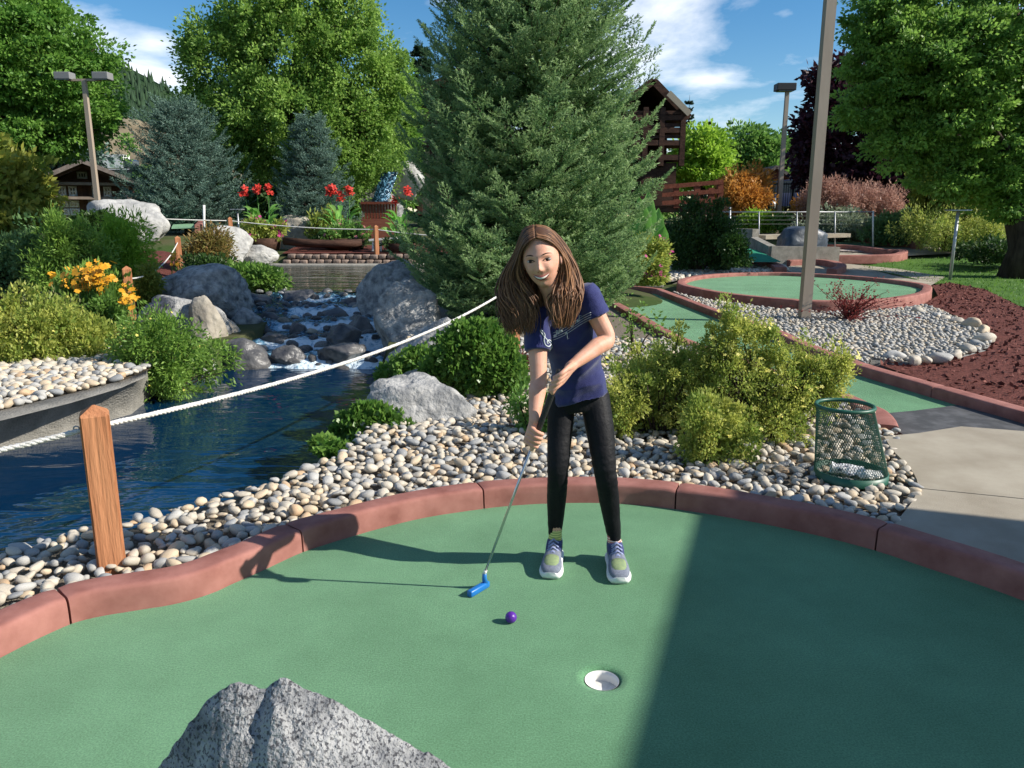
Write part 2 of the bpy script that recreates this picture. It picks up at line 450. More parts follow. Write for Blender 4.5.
# ---- water
def water_mat(name, deep, rough, scale, strength, foam=False, stretch=(1, 1, 1)):
    m = bpy.data.materials.new(name); m.use_nodes = True
    n, l = m.node_tree.nodes, m.node_tree.links; b = n['Principled BSDF']
    b.inputs['Base Color'].default_value = (*deep, 1); b.inputs['Roughness'].default_value = rough; b.inputs['IOR'].default_value = 1.33
    b.inputs['Specular IOR Level'].default_value = .8
    t = n.new('ShaderNodeTexCoord'); mp = n.new('ShaderNodeMapping'); mp.inputs['Scale'].default_value = stretch; l.new(t.outputs['Object'], mp.inputs[0])
    z = n.new('ShaderNodeTexNoise'); z.inputs['Scale'].default_value = scale; z.inputs['Detail'].default_value = 3; z.inputs['Distortion'].default_value = .8; l.new(mp.outputs[0], z.inputs['Vector'])
    z3 = n.new('ShaderNodeTexNoise'); z3.inputs['Scale'].default_value = scale * 4; z3.inputs['Detail'].default_value = 2; l.new(mp.outputs[0], z3.inputs['Vector'])
    bp = n.new('ShaderNodeBump'); bp.inputs['Strength'].default_value = 1; bp.inputs['Distance'].default_value = strength
    l.new(M('ADD', z.outputs[0], M('MULTIPLY', z3.outputs[0], .22, n, l), n, l), bp.inputs['Height']); l.new(bp.outputs[0], b.inputs['Normal'])
    if foam:
        f = n.new('ShaderNodeTexNoise'); f.inputs['Scale'].default_value = 5.5; f.inputs['Detail'].default_value = 9; f.inputs['Roughness'].default_value = .65; f.inputs['Distortion'].default_value = 2.2; l.new(mp.outputs[0], f.inputs['Vector'])
        a = n.new('ShaderNodeAttribute'); a.attribute_name = 'tint'
        s = M('ADD', f.outputs[0], M('MULTIPLY', M('SUBTRACT', a.outputs['Fac'], .5, n, l), .55, n, l), n, l)
        r = n.new('ShaderNodeValToRGB'); r.color_ramp.elements[0].position = .52; r.color_ramp.elements[1].position = .74
        r.color_ramp.elements[0].color = (*deep, 1); r.color_ramp.elements[1].color = (.62, .72, .78, 1)
        e = r.color_ramp.elements.new(.62); e.color = (.10, .28, .42, 1)
        l.new(s, r.inputs[0]); l.new(r.outputs[0], b.inputs['Base Color'])
        rr = n.new('ShaderNodeValToRGB'); rr.color_ramp.elements[0].position = .5; rr.color_ramp.elements[1].position = .75
        rr.color_ramp.elements[0].color = (.08,) * 3 + (1,); rr.color_ramp.elements[1].color = (.7,) * 3 + (1,)
        l.new(s, rr.inputs[0]); l.new(rr.outputs[0], b.inputs['Roughness'])
    return m
MT['water'] = water_mat('dyed_blue_pond_water', (.001, .020, .055), .02, 1.5, .022, stretch=(.75, 1.5, 1))  # blue in the base colour stands in for reflected sky
MT['water_up'] = water_mat('clear_pool_water', (.012, .022, .014), .05, 1.3, .10, stretch=(.35, .9, 1))
MT['cascade'] = water_mat('falling_water', (.006, .022, .04), .08, 9, .05, foam=True)
pw = [p for p in pond_np if p[1] < 9.6] 
lowpoly = [(-9, 2.3), (-2.2, 2.3), (.2, 4.2), (-.9, 7), (-1.0, 9.7), (-4.2, 9.7), (-5.2, 8.6), (-9, 7)]
solo('pond_water', sheet(lowpoly, 0, .5, hf=lambda x, y: WZ), MT['water'], kind='structure')
uppoly = [(-5.2, 13.6), (-1.2, 13.6), (-1.2, 21.6), (-7.4, 21.6), (-6.5, 18)]
solo('upper_pool_water', sheet(uppoly, 0, .8, hf=lambda x, y: UZ), MT['water_up'], kind='structure')
def casc_h(x, y):
    t = (y - 9.05) / (13.9 - 9.05)
    t = max(0, min(1, t)); st = t * 5; k = math.floor(st); fr = st - k
    base = (k + sstep(.0, .45, fr)) / 5
    zz = WZ - .02 + (UZ - WZ + .01) * base
    return zz + (.05 * (noise.noise(Vector((x * 2.6, y * 2.6, 1))) + .4 * noise.noise(Vector((x * 8, y * 8, 3)))) if .02 < t < .97 else 0) * 1.3
cpoly = [(-4.3, 9.0), (-1.1, 9.0), (-1.2, 13.95), (-4.9, 13.95)]
cv, cf = sheet(cpoly, 0, .07, hf=casc_h)
ct = []
for x, y, z in cv:      # how broken the water runs: most in the middle chute and at each step
    t = (y - 9.05) / 4.85 * 5
    step = math.exp(-((t % 1 - .22) / .22) ** 2)
    mid = math.exp(-((x + 2.35 - .10 * (y - 9)) / .75) ** 2) + .55 * math.exp(-((x + 3.0 + .1 * (y - 9)) / .3) ** 2)
    ct.append(min(1, .34 + .8 * mid * (.45 + .75 * step) + .12 * step))
solo('cascade_water', (cv, cf), MT['cascade'], kind='structure', tint=ct)

# ---- the near putting green, its cup hole
inner_px = [(-120, 722), (-50, 683), (0, 658), (35, 640), (71, 624), (100, 616.5), (133, 611), (179, 603), (212, 593), (232, 584), (266, 569), (303, 552), (340, 540), (380, 528.5), (426, 517.5), (484, 508.5), (520, 505), (559, 503.2), (600, 503), (640, 505.3), (675, 509.3), (720, 516), (766, 524.5), (820, 536), (875, 550.5), (931, 569), (980, 585), (1024, 601), (1090, 628), (1180, 668)]
inner = [Vector((p.x, p.y, 0)) for p in smooth_line(g2(inner_px), 4)]
CUP = G(602, 678); CUP = Vector((CUP.x, CUP.y, 0))
hole = [(CUP.x + .056 * math.cos(a), CUP.y + .056 * math.sin(a)) for a in np.linspace(0, 2 * math.pi, 33)[:-1]]
gpoly = [(p.x, p.y) for p in inner] + [(3.0, -2.5), (-3.2, -2.5)]
def cup_h(x, y):
    d = math.hypot(x - CUP.x, y - CUP.y); return -.012 * max(0, 1 - (d - .055) / .03) if d < .09 else 0
hole2 = [(CUP.x + .085 * math.cos(a), CUP.y + .085 * math.sin(a)) for a in np.linspace(0, 2 * math.pi, 33)[:-1]]
gm = sheet(gpoly, 0, .35, holes=[hole2], hf=lambda x, y: 0)
V, Fs = list(map(tuple, gm[0])), list(gm[1])
o0 = len(V)
for rr_, zz_ in ((.085, 0), (.066, -.002), (.057, -.012), (.055, -.03)):
    for a in np.linspace(0, 2 * math.pi, 33)[:-1]: V.append((CUP.x + rr_ * math.cos(a), CUP.y + rr_ * math.sin(a), zz_))
for i in range(3):
    for k in range(32): k2 = (k + 1) % 32; Fs.append((o0 + (i + 1) * 32 + k, o0 + (i + 1) * 32 + k2, o0 + i * 32 + k2, o0 + i * 32 + k))
solo('putting_green', (np.array(V), Fs), MT['carpet'], kind='structure')
cup = thing('golf_cup', (CUP.x, CUP.y, -.03), 'white golf hole cup sunk in the near green carpet', 'golf cup')
part('cup_wall', lathe(CUP.x, CUP.y, [(.0555, -.008), (.0545, -.008), (.053, -.028), (.052, -.062)], 32), MT['white_paint'], cup)
part('cup_floor', lathe(CUP.x, CUP.y, [(.0, -.044), (.018, -.043), (.03, -.040), (.053, -.044)], 32), mat('cup_plastic', (.55, .54, .50), .7, (.72, .71, .68), scale=30), cup)

# ---- kerbs
def kerb(name, line, joints, w, h, label, z0=0.0, side=1, group='red concrete kerbs of the course', hf=None, mt='kerb', wob=.004):
    """Swept rounded profile along a line (the inner face); side=+1 spreads to the left of travel."""
    line = [Vector((p[0], p[1], 0)) for p in line]
    d = [0.0]
    for a, b in zip(line, line[1:]): d.append(d[-1] + (b - a).length)
    def pos(s):
        s = max(0, min(d[-1], s)); i = max(0, min(len(d) - 2, int(np.searchsorted(d, s) - 1)))
        return line[i].lerp(line[i + 1], (s - d[i]) / max(1e-9, d[i + 1] - d[i]))
    def nor(s):
        t = (pos(s + .06) - pos(s - .06)).normalized(); return Vector((-t.y, t.x, 0)) * side
    js = []
    for j in joints:
        js.append(min(range(len(line)), key=lambda i: (line[i] - Vector((j[0], j[1], 0))).length)); js[-1] = d[js[-1]]
    cuts = [0] + sorted(js) + [d[-1]]
    root = thing(name, line[0], label, 'kerb', group)
    prof = [(-.003, -.05), (0, h * .08), (.001, h * .5), (.003, h * .84), (.0075, h * .94), (.016, h * .99), (.03, h * 1.0), (w * .5, h * 1.005), (w - .02, h * .995), (w - .006, h * .95), (w, h * .8), (w + .002, -.06)]
    for a, b in zip(cuts, cuts[1:]):
        a += .004; b -= .004
        n = max(2, int((b - a) / (.025 if h < .108 and w < .14 else .06))); V = []; m = len(prof)
        for i in range(n + 1):
            s = a + (b - a) * i / n; p = pos(s); q = nor(s)
            sh = .006 if i in (0, n) else 0
            for u, z in prof:
                zz = z + (noise.noise(Vector((s * 3, u * 20, 0))) * wob if z > .02 else 0) - (sh if z > h * .7 else 0)
                zb = hf(p.x, p.y) if hf else z0
                V.append(p + q * (u + noise.noise(Vector((s * 2.2, z * 9, 5))) * wob + noise.noise(Vector((s * 17, z * 60, u * 40))) * .0022) + Vector((0, 0, zz + zb)))
        Q = [(i * m + k, i * m + k + 1, (i + 1) * m + k + 1, (i + 1) * m + k) for i in range(n) for k in range(m - 1)]
        Fs = Q + [tuple(range(m - 1, -1, -1)), tuple(n * m + k for k in range(m))]
        if side < 0: Fs = [tuple(reversed(f)) for f in Fs]
        autosmooth(part('kerb_section', (np.array([tuple(v) for v in V]), Fs), MT[mt], root), 50)
    return root
KW, KH = .135, .105
kerb('kerb', inner, g2([(71, 624), (303, 552), (484, 508.5), (675, 509.3), (875, 550.5)]), KW, KH, 'long red concrete kerb curving behind the girl round the near green')
outer = []
for i in range(len(inner)):
    t = (inner[min(i + 1, len(inner) - 1)] - inner[max(i - 1, 0)]).normalized()
    outer.append(inner[i] + Vector((-t.y, t.x, 0)) * (KW - .005))
outer2 = [(p.x, p.y) for p in outer]

# lane with its two kerbs
laneR = [Vector((p.x, p.y, 0)) for p in smooth_line(g2([(655, 293.5), (683, 305), (724, 321), (766, 336), (795, 350), (832, 365.5), (865, 377), (931, 397), (1022, 424), (1130, 455)]), 3)]
laneL = [Vector((p.x, p.y, 0)) for p in smooth_line(g2([(560, 286), (592, 296), (608, 302), (641, 320), (683, 344), (740, 365), (800, 388), (850, 405), (873, 416)]), 3)]
back = [Vector((p.x, p.y, 0)) for p in smooth_line(g2([(560, 286), (590, 289.5), (622, 290.5), (657, 294)]), 4)]
kerb('kerb', laneR, g2([(766, 336), (931, 397)]), .15, .11, 'red concrete kerb between the green lane and the pebble bed', z0=-.02)
kerb('kerb', laneL, g2([(641, 320), (740, 365)]), .15, .09, 'red concrete kerb along the bushes on the near side of the green lane', side=-1)
ke = G(889, 432)
kerb('kerb', smooth_line([laneL[-1], G(886, 422), G(895, 431), G(898, 438)], 4), [], .17, .09, 'short rounded red kerb end behind the wire basket', side=-1)
kerb('kerb', back, g2([(620, 290.5)]), .15, .1, 'low red kerb closing the far end of the green lane', side=1)
lane_poly = [(p.x, p.y) for p in back[:-1]] + [(p.x, p.y) for p in laneR] + [tuple(G(1100, 470)[:2]), tuple(G(1024, 432)[:2]), tuple(G(898, 438)[:2])] + [(p.x, p.y) for p in reversed(laneL)]
solo('green_lane', sheet(lane_poly, -.004, .5, hf=lambda x, y: 0), MT['carpet'], kind='structure')
matp = [tuple(p[:2]) for p in g2([(871, 415), (915, 411), (958, 405.5), (1000, 417), (1060, 436), (1100, 455), (1024, 441), (960, 435), (920, 441), (905, 436), (880, 421)], .006)]
MT['rubber'] = mat('black_rubber_mat', (.045, .046, .048), .8, (.13, .13, .135), scale=6, detail=9, bump=.2, contrast=(.45, .8))
mo = solo('tee_mat', sheet(matp, .010, .3, hf=lambda x, y: 0, skirt=.012), MT['rubber'], label='worn black rubber tee mat at the end of the green lane', cat='tee mat', smooth=False)
tm = G(934, 434.5, .02)
tee = thing('tee_mark', (tm.x, tm.y, .012), 'small dark oval tee plate on the worn black mat', 'tee plate')  # dark disc stands in for the shade down a hole in the mat
part('plate', lathe(tm.x, tm.y, [(0, .0165), (.075, .0165), (.085, .012)], 24), mat('dark_plate', (.015, .015, .016), .7), tee)

# paths
path_edge = g2([(884, 436), (893, 450), (904, 461), (915, 475), (918, 487), (913, 500), (903, 513), (892, 527)], .07)
i0 = min(range(len(outer)), key=lambda i: (outer[i].xy - Vector(path_edge[-1][:2])).length)
main_path = [tuple(p[:2]) for p in smooth_line([p.xy for p in path_edge], 3)] + [tuple(p) for p in outer2[i0:]] + [(6, 3.2), (7, 5.4)] + [tuple(G(1130, 462)[:2]), tuple(G(1024, 441)[:2]), tuple(G(960, 436)[:2]), tuple(G(917, 443)[:2])]
ja, jb = G(921, 488, .07), G(1060, 502, .07)
def half(poly, keep):      # split the slab along its joint with an 8 mm gap
    a, b = Vector(ja[:2]), Vector(jb[:2]); n = Vector((-(b - a).y, (b - a).x)).normalized(); a = a - (b - a) * .3
    out = []; m = len(poly); f = lambda p: ((Vector(p) - a).dot(n) - .005 * keep) * keep
    for i in range(m):
        p, q = poly[i], poly[(i + 1) % m]; u, v = f(p), f(q)
        if u >= 0: out.append(p)
        if (u >= 0) != (v >= 0): t = u / (u - v); out.append((p[0] + (q[0] - p[0]) * t, p[1] + (q[1] - p[1]) * t))
    return out
pr = thing('footpath', (2.5, 4.2, 0), None, None, kind='structure')
for kp in (1, -1):
    part('slab', sheet(half(main_path, kp), .068, .5, hf=lambda x, y: 0, skirt=.16), MT['concrete'], pr, smooth=False)

# gravel bed of the near garden
bed1 = [(p[0], p[1]) for p in near_edge] + [(-1.25, 9.2), (-1.4, 11), (-1.2, 13.5), (.3, 13), (1.0, 12.2)] + [(p.x, p.y) for p in laneL] + [tuple(G(898, 440)[:2])] + [tuple(p[:2]) for p in path_edge[1:]] + [tuple(p) for p in reversed(outer2[:i0 + 1])]
bedR = thing('gravel_bed', (0, 5, 0), None, None, kind='structure')
part('bed_floor', sheet(bed1, .016, .35, hf=lambda x, y: 0, skirt=.4), mat('sandy_grit', (.12, .10, .075), .95, (.26, .22, .17), scale=60, bump=1, bscale=120), bedR)

# ring green far right
ringc_px = [(931, 291), (938, 297), (930, 303), (890, 309.5), (830, 311.5), (780, 309), (724, 303), (690, 296.5), (672, 291), (676, 285), (700, 280.5), (740, 278), (780, 277.8), (830, 280), (880, 284)]
rw = [Vector((p.x, p.y, 0)) for p in smooth_line(g2(ringc_px, .0), 3, closed=True)]
rcx = sum(p.x for p in rw) / len(rw); rcy = sum(p.y for p in rw) / len(rw)
rin = [Vector((rcx + (p.x - rcx) * .955, rcy + (p.y - rcy) * .955, 0)) for p in rw]; rin.append(rin[0].copy())
kerb('kerb', rin, [rin[4], rin[14], rin[24], rin[34]], .17, .15, 'red kerb ring round the small far green beside the tall pole', side=-1 if True else 1)
solo('small_green', sheet([(p.x, p.y) for p in rin[:-1]], .07, .5, hf=lambda x, y: 0), MT['carpet'], kind='structure')

# pebble bed between lane and ring
pb = [tuple(p[:2]) for p in g2([(673, 294), (690, 299), (724, 305), (780, 312), (830, 315), (890, 312), (925, 307), (960, 322), (985, 333), (993, 343), (985, 352), (960, 359), (920, 366), (892, 366), (870, 361)], .0)] + [(p.x + .12, p.y + .1) for p in reversed(laneR[6:18])]
pbR = thing('pebble_bed', (4, 11, 0), None, None, kind='structure')
part('bed_floor', sheet(pb, .02, .5, skirt=.1), mat('grey_grit', (.16, .16, .155), .95, (.25, .25, .24), scale=40, bump=.8), pbR)
mul = [tuple(p[:2]) for p in g2([(1060, 420), (1022, 409), (931, 384), (880, 366), (892, 362), (960, 356), (990, 345), (960, 318), (925, 304), (938, 296), (932, 286), (950, 283), (985, 290), (1024, 309), (1100, 340), (1160, 400)], .0)]
solo('mulch_bed', sheet(mul, .012, .4), MT['mulch'], kind='structure')
# lawn and far path
lawn = [tuple(GT(x, y)[:2]) for x, y in [(860, 266), (935, 283), (985, 291), (1024, 310), (1200, 390), (1500, 330), (1400, 262), (1100, 250), (1024, 250), (960, 256), (900, 259)]]
solo('lawn', sheet(lawn, -.02, .8), MT['lawn'], kind='structure')
fpath = [tuple(GT(x, y)[:2]) for x, y in [(672, 284), (700, 276), (780, 270), (800, 262), (850, 264), (900, 269), (945, 277), (930, 286), (890, 281), (830, 277), (780, 275), (740, 276), (700, 279)]]
solo('far_path', sheet(fpath, .0, .6), MT['concrete'], kind='structure')
fpath2 = [tuple(GT(x, y)[:2]) for x, y in [(820, 262), (870, 258), (900, 256), (965, 253), (960, 248), (880, 246), (840, 248), (800, 250)]]
solo('back_path', sheet(fpath2, .0, .8), MT['concrete'], kind='structure')
wpb = [tuple(GT(x, y)[:2]) for x, y in [(668, 283), (690, 279), (740, 276.5), (775, 274), (792, 272), (775, 266), (740, 263), (700, 262), (672, 264), (664, 274)]]
wpR = thing('white_pebble_bed', (wpb[0][0], wpb[0][1], 0), None, None, kind='structure')
part('bed_floor', sheet(wpb, .02, .6), mat('pale_grit', (.30, .29, .27), .95, (.45, .44, .41), scale=30, bump=.8), wpR)
# left bank: concrete lip, pebbles, planting soil
lip_top = g2([(-160, 448), (-80, 431), (0, 413), (62, 398), (125, 382), (147, 372)], .0)
lip_low = g2([(-160, 482), (-80, 468), (0, 452), (62, 437), (132, 417), (152, 400)], WZ - .03)
V = []; 
for a, b in zip(lip_top, lip_low):
    o_ = Vector((a.x - b.x, a.y - b.y, 0)).normalized()
    V += [a + o_ * .25 + Vector((0, 0, .0)), a + Vector((0, 0, .02)), b + Vector((0, 0, .02)), b + Vector((0, 0, -.3))]
solo('pond_edge', (np.array([tuple(v) for v in V]), [(i * 4 + k, i * 4 + k + 1, i * 4 + k + 5, i * 4 + k + 4) for i in range(5) for k in range(3)]), MT['concrete_old'], kind='structure')
lb = [(p.x, p.y) for p in lip_top] + [tuple(p[:2]) for p in g2([(155, 366), (130, 350), (60, 354), (0, 366), (-100, 376)], .0)]
lbR = thing('bank_gravel', (-5, 6.5, 0), None, None, kind='structure')
part('bed_floor', sheet(lb, .01, .4), MT['soil'], lbR)
lm = [tuple(p[:2]) for p in g2([(-200, 380), (0, 366), (60, 354), (130, 350), (165, 340)], .0)] + [(-5.1, 10.8), (-5.6, 13), (-7.5, 18), (-12, 18), (-14, 8)]
solo('left_mulch', sheet(lm, -.03, .5), MT['mulch'], kind='structure')

# ================================================================== STONES
def pebble(seed, sub=2, flat=.6):
    bm = bmesh.new(); bmesh.ops.create_icosphere(bm, subdivisions=sub, radius=1)
    r = random.Random(seed); a = Vector((r.uniform(-9, 9), r.uniform(-9, 9), r.uniform(-9, 9))); e = r.uniform(.68, .9); f = flat * r.uniform(.8, 1.15)
    for v in bm.verts:
        n = noise.noise(v.co * .9 + a) * .38 + noise.noise(v.co * 2.1 + a) * .12
        v.co *= 1 + n; v.co = Vector((v.co.x, v.co.y * e, v.co.z * f))
    V = np.array([tuple(v.co) for v in bm.verts]); Fs = np.array([tuple(v.index for v in q.verts) for q in bm.faces]); bm.free()
    return V, Fs
SC = [((.42, .37, .29), (.58, .52, .43)), ((.32, .31, .29), (.46, .45, .42)), ((.46, .36, .24), (.60, .49, .35)), ((.20, .21, .21), (.32, .32, .32)), ((.42, .27, .15), (.55, .41, .27))]
STONE_M = [mat('river_stone', c1, .62, c2, scale=14, detail=9, bump=.25, bscale=60, contrast=(.3, .7), obj_rand=.3, spec=.35) for c1, c2 in SC]
def scatter(poly, rmin, rmax, tries, seed, avoid=(), dens=.78):
    r = random.Random(seed); xs = [p[0] for p in poly]; ys = [p[1] for p in poly]
    cell = rmax * 2; gd = {}; out = []
    X = np.array([r.uniform(min(xs), max(xs)) for _ in range(tries)]); Y = np.array([r.uniform(min(ys), max(ys)) for _ in range(tries)])
    ok = inpoly(X, Y, poly)
    for a in avoid: ok &= ~inpoly(X, Y, a)
    pts = list(zip(X[ok].tolist(), Y[ok].tolist())); n = len(pts)
    for i, (x, y) in enumerate(pts):
        q = 1 - i / n; rad = rmin + (rmax - rmin) * (q ** 1.6) * r.uniform(.6, 1)
        gx, gy = int(x // cell), int(y // cell); bad = False
        for a in (gx - 1, gx, gx + 1):
            for b in (gy - 1, gy, gy + 1):
                for (u, v, w) in gd.get((a, b), ()):
                    if (u - x) ** 2 + (v - y) ** 2 < ((w + rad) * dens) ** 2: bad = True; break
                if bad: break
            if bad: break
        if bad: continue
        gd.setdefault((gx, gy), []).append((x, y, rad)); out.append((x, y, rad))
    return out
def lay_stones(root, poly, rmin, rmax, tries, seed, weights, hf, sub=2, count=300, avoid=(), name='stone', flat=.62, sink=.25, dens=.72, pile=.0, mats=None):
    mats_ = mats or STONE_M
    sh = [pebble(seed * 31 + i, sub, flat) for i in range(6)]
    shared = [[npmesh(name, v, f, mats_[m], True) for v, f in sh] for m in range(5)]
    st = scatter(poly, rmin, rmax, tries, seed, avoid, dens); r = random.Random(seed + 1)
    rec = []
    for x, y, rad in st:
        dep = y * math.cos(PITCH) - (hf(x, y) - CAM_H) * math.sin(PITCH)
        infr = abs(x / max(dep, .1) * F_PX) < 512 and dep > 1
        rec.append((rad / dep if infr else 0, x, y, rad))
    rec.sort(reverse=True)
    Vs, Fq, mi, off = [], [], [], 0
    for i, (k, x, y, rad) in enumerate(rec):
        s = r.randrange(6); m = r.choices(range(5), weights)[0]
        z = hf(x, y) + rad * flat * (1 - sink) * r.uniform(.6, 1.2) + r.uniform(0, pile)
        rx, ry, rz = r.uniform(-.35, .35), r.uniform(-.35, .35), r.uniform(0, 6.28)
        sc = (rad * r.uniform(.95, 1.25), rad * r.uniform(.85, 1.1), rad * r.uniform(.8, 1.15))
        if i < count:
            o = bpy.data.objects.new(name, shared[m][s]); COL.objects.link(o); o.parent = root
            o.location = Vector((x, y, z)) - ORG[root.name]; o.rotation_euler = (rx, ry, rz); o.scale = sc
        else:
            Mx = np.array((Matrix.Rotation(rz, 3, 'Z') @ Matrix.Rotation(ry, 3, 'Y') @ Matrix.Rotation(rx, 3, 'X')) @ Matrix.Diagonal(sc))
            Vs.append(sh[s][0] @ Mx.T + (x, y, z)); Fq.append(sh[s][1] + off); mi += [m] * len(sh[s][1]); off += len(sh[s][0])
    if Vs:
        V = np.concatenate(Vs) - np.array(ORG[root.name])
        link('loose_stones', npmesh('loose_stones', V, np.concatenate(Fq), None, True, None, mats_, mi), root, kind='stuff')
    return len(rec)
flat0 = lambda x, y: 0.012
near = [p for p in bed1 if p[1] < 9.4]
n1 = lay_stones(bedR, [(x, y) for x, y in near], .017, .042, 42000, 3, (46, 22, 20, 8, 4), lambda x, y: .03, sub=2, sink=.1, pile=.02)
n2 = lay_stones(pbR, pb, .02, .045, 26000, 5, (40, 44, 8, 8, 0), lambda x, y: .03, sub=1, count=0, sink=.1)
n3 = lay_stones(lbR, lb, .02, .06, 12000, 8, (46, 20, 24, 6, 4), lambda x, y: .03, sub=2, count=250)
n4 = lay_stones(wpR, wpb, .05, .10, 3000, 9, (90, 6, 4, 0, 0), lambda x, y: H(x, y) + .03, sub=1, count=200)
print('stones', n1, n2, n3, n4)
sbR = thing('stream_bed_stones', (-3, 11, -.3), None, None, kind='structure')
part('bed_floor', sheet([(-4.2, 9.1), (-1.3, 9.1), (-1.4, 13.8), (-4.7, 13.8)], -.12, .5, hf=casc_h), MT['rock_wet'], sbR)
n5 = lay_stones(sbR, [(-4.1, 9.15), (-1.35, 9.15), (-1.6, 13.8), (-4.6, 13.8)], .04, .11, 500, 21, (30, 25, 20, 15, 10), casc_h, sub=3, count=70, name='stream_stone', sink=.95, dens=1.3, mats=[MT['rock_wet'], MT['rock_wet'], MT['granite'], MT['rock_wet'], MT['rock_buff']])
# large smooth stones edging the pebble bed
ek = [(697, 0)] 
for i, (px, py, w) in enumerate([(893, 358.5, 19), (914, 363, 17), (925, 362, 13), (938, 361.5, 22), (955, 357, 14), (967, 352, 20), (976, 346.5, 15), (984, 342, 20), (983, 333, 17), (972, 327.5, 20), (957, 323, 14), (945, 319, 12), (936, 316, 11), (918, 312, 12), (722, 303, 9)]):
    p = GT(px, py + 3); r_ = w / 2 / F_PX * (p.y * math.cos(PITCH) + 1.4 * math.sin(PITCH))
    v, f = pebble(900 + i, 3, .58)
    c = (i in (9, 8)) and 4 or (0 if i % 3 else 1)
    c = {8: 2, 9: 2}.get(i, 0 if i % 3 else 1)
    o = bpy.data.objects.new('edging_stone', npmesh('edging_stone', v, f, STONE_M[c], True)); COL.objects.link(o); o.parent = pbR
    o.location = Vector((p.x, p.y, .02 + r_ * .45)) - ORG[pbR.name]; o.scale = (r_ * 1.05, r_ * .9, r_ * 1.05); o.rotation_euler = (0, 0, i * .9)

# ================================================================== BOULDERS
def rockgeo(c, size, seed, sub=5, k=13, rough=.06, soft=20, rot=0.0, cut=()):
    bm = bmesh.new(); bmesh.ops.create_icosphere(bm, subdivisions=sub, radius=1)
    D = np.array([tuple(v.co) for v in bm.verts]); Fs = np.array([tuple(v.index for v in q.verts) for q in bm.faces]); bm.free()
    r = random.Random(seed); N = []
    while len(N) < k:
        v = Vector((r.gauss(0, 1), r.gauss(0, 1), r.gauss(0, .8))).normalized(); N.append((*v, r.uniform(.68, 1.0)))
    N += [(*Vector(a).normalized(), b) for a, b in cut]
    N = np.array(N)
    q = (D @ N[:, :3].T) / N[:, 3]; q = np.maximum(q, 1e-3)
    rad = 1 / (np.sum(q ** soft, axis=1) ** (1 / soft)); rad = np.minimum(rad, 1.15)
    V = D * rad[:, None]; out = []
    a = Vector((seed * 1.7, seed * .3, 4))
    for v in V:
        p = Vector(v); n = noise.fractal(p * 2.2 + a, 1, 2.1, 5) * rough + noise.fractal(p * 9 + a, 1, 2, 3) * rough * .25
        rg = abs(noise.noise(p * 1.7 + a * 2)); n -= .05 * max(0, 1 - rg * 9)
        out.append(p * (1 + n))
    V = np.array([tuple(v) for v in out]) * np.array(size)
    cc, ss = math.cos(rot), math.sin(rot)
    V = V @ np.array([[cc, ss, 0], [-ss, cc, 0], [0, 0, 1]]) + np.array(c)
    return V, Fs
def boulder(px0, py0, px1, py1, Y, seed, mt, label, depth=.8, name='boulder', cat='boulder', sink=.25, group=None, rot=0, k=13, cut=(), sub=5, rough=.06, ang=40):
    a, b = P(px0, (py0 + py1) / 2, Y), P(px1, (py0 + py1) / 2, Y); top, bot = P((px0 + px1) / 2, py0, Y).z, P((px0 + px1) / 2, py1, Y).z
    w = (b.x - a.x) / 2; h = (top - bot) / 2
    zc = (top + bot) / 2 - h * sink; hz = h * (1 + sink)
    o = solo(name, rockgeo(((a.x + b.x) / 2, Y, zc), (w * 1.06, w * depth, hz * 1.08), seed, sub, k, rough, rot=rot, cut=cut), MT[mt], ((a.x + b.x) / 2, Y, bot), label=label, cat=cat, group=group)
    return autosmooth(o, ang)
boulder(363, 380, 476, 434, 5.38, 12, 'granite', 'pale grey boulder at the pond edge above the ivy patch', depth=.6, cut=[((.1, -.2, 1), .85)])
boulder(392, 370, 445, 394, 6.2, 63, 'rock_buff', 'small tan rock half under the ivy mound behind the grey boulder', depth=.6)
boulder(391, 314, 465, 374, 7.4, 19, 'granite', 'slanted flat grey boulder leaning against the ivy mound', depth=.5, cut=[((-.55, -.2, .8), .42), ((.1, -1, .5), .5)])
boulder(372, 286, 442, 352, 9.8, 23, 'granite', 'broad grey boulder on the right side of the cascade', depth=.8)
boulder(362, 262, 420, 312, 12.2, 27, 'granite', 'tall pale boulder at the top right of the cascade', depth=.9)
boulder(143, 292, 222, 350, 10.2, 31, 'granite', 'rounded grey boulder left of the cascade above the yellow-flowered bush', depth=.8)
boulder(188, 302, 226, 345, 9.9, 33, 'rock_buff', 'tan angular rock wedged beside the rounded grey boulder', depth=.8)
boulder(158, 270, 250, 318, 11.6, 37, 'granite', 'angular grey boulder with a shaded face below the second rope post', depth=.7)
boulder(82, 203, 172, 246, 19.5, 43, 'granite_white', 'largest white boulder on the rise below the brown chalet', depth=.6, cut=[((.3, -.4, 1), .8)])
boulder(186, 230, 250, 262, 18.5, 47, 'granite_white', 'long white boulder beside the far rope post', depth=.6)
boulder(240, 244, 276, 262, 19.0, 51, 'granite_white', 'small white boulder at the left end of the stone edging', depth=.7)
boulder(278, 217, 319, 246, 24.5, 53, 'rock_buff', 'upright rounded cream boulder between the two canna planters', depth=.35, k=5)
boulder(196, 254, 232, 272, 17.3, 57, 'rock_buff', 'low cream rock under the long white boulder', depth=.7)
boulder(196, 322, 240, 358, 10.4, 34, 'rock_buff', 'brownish rock at the left foot of the cascade behind the bush', depth=.7)
boulder(172, 352, 214, 388, 8.9, 36, 'granite', 'grey rock at the water line under the yellow-dotted bush', depth=.7)
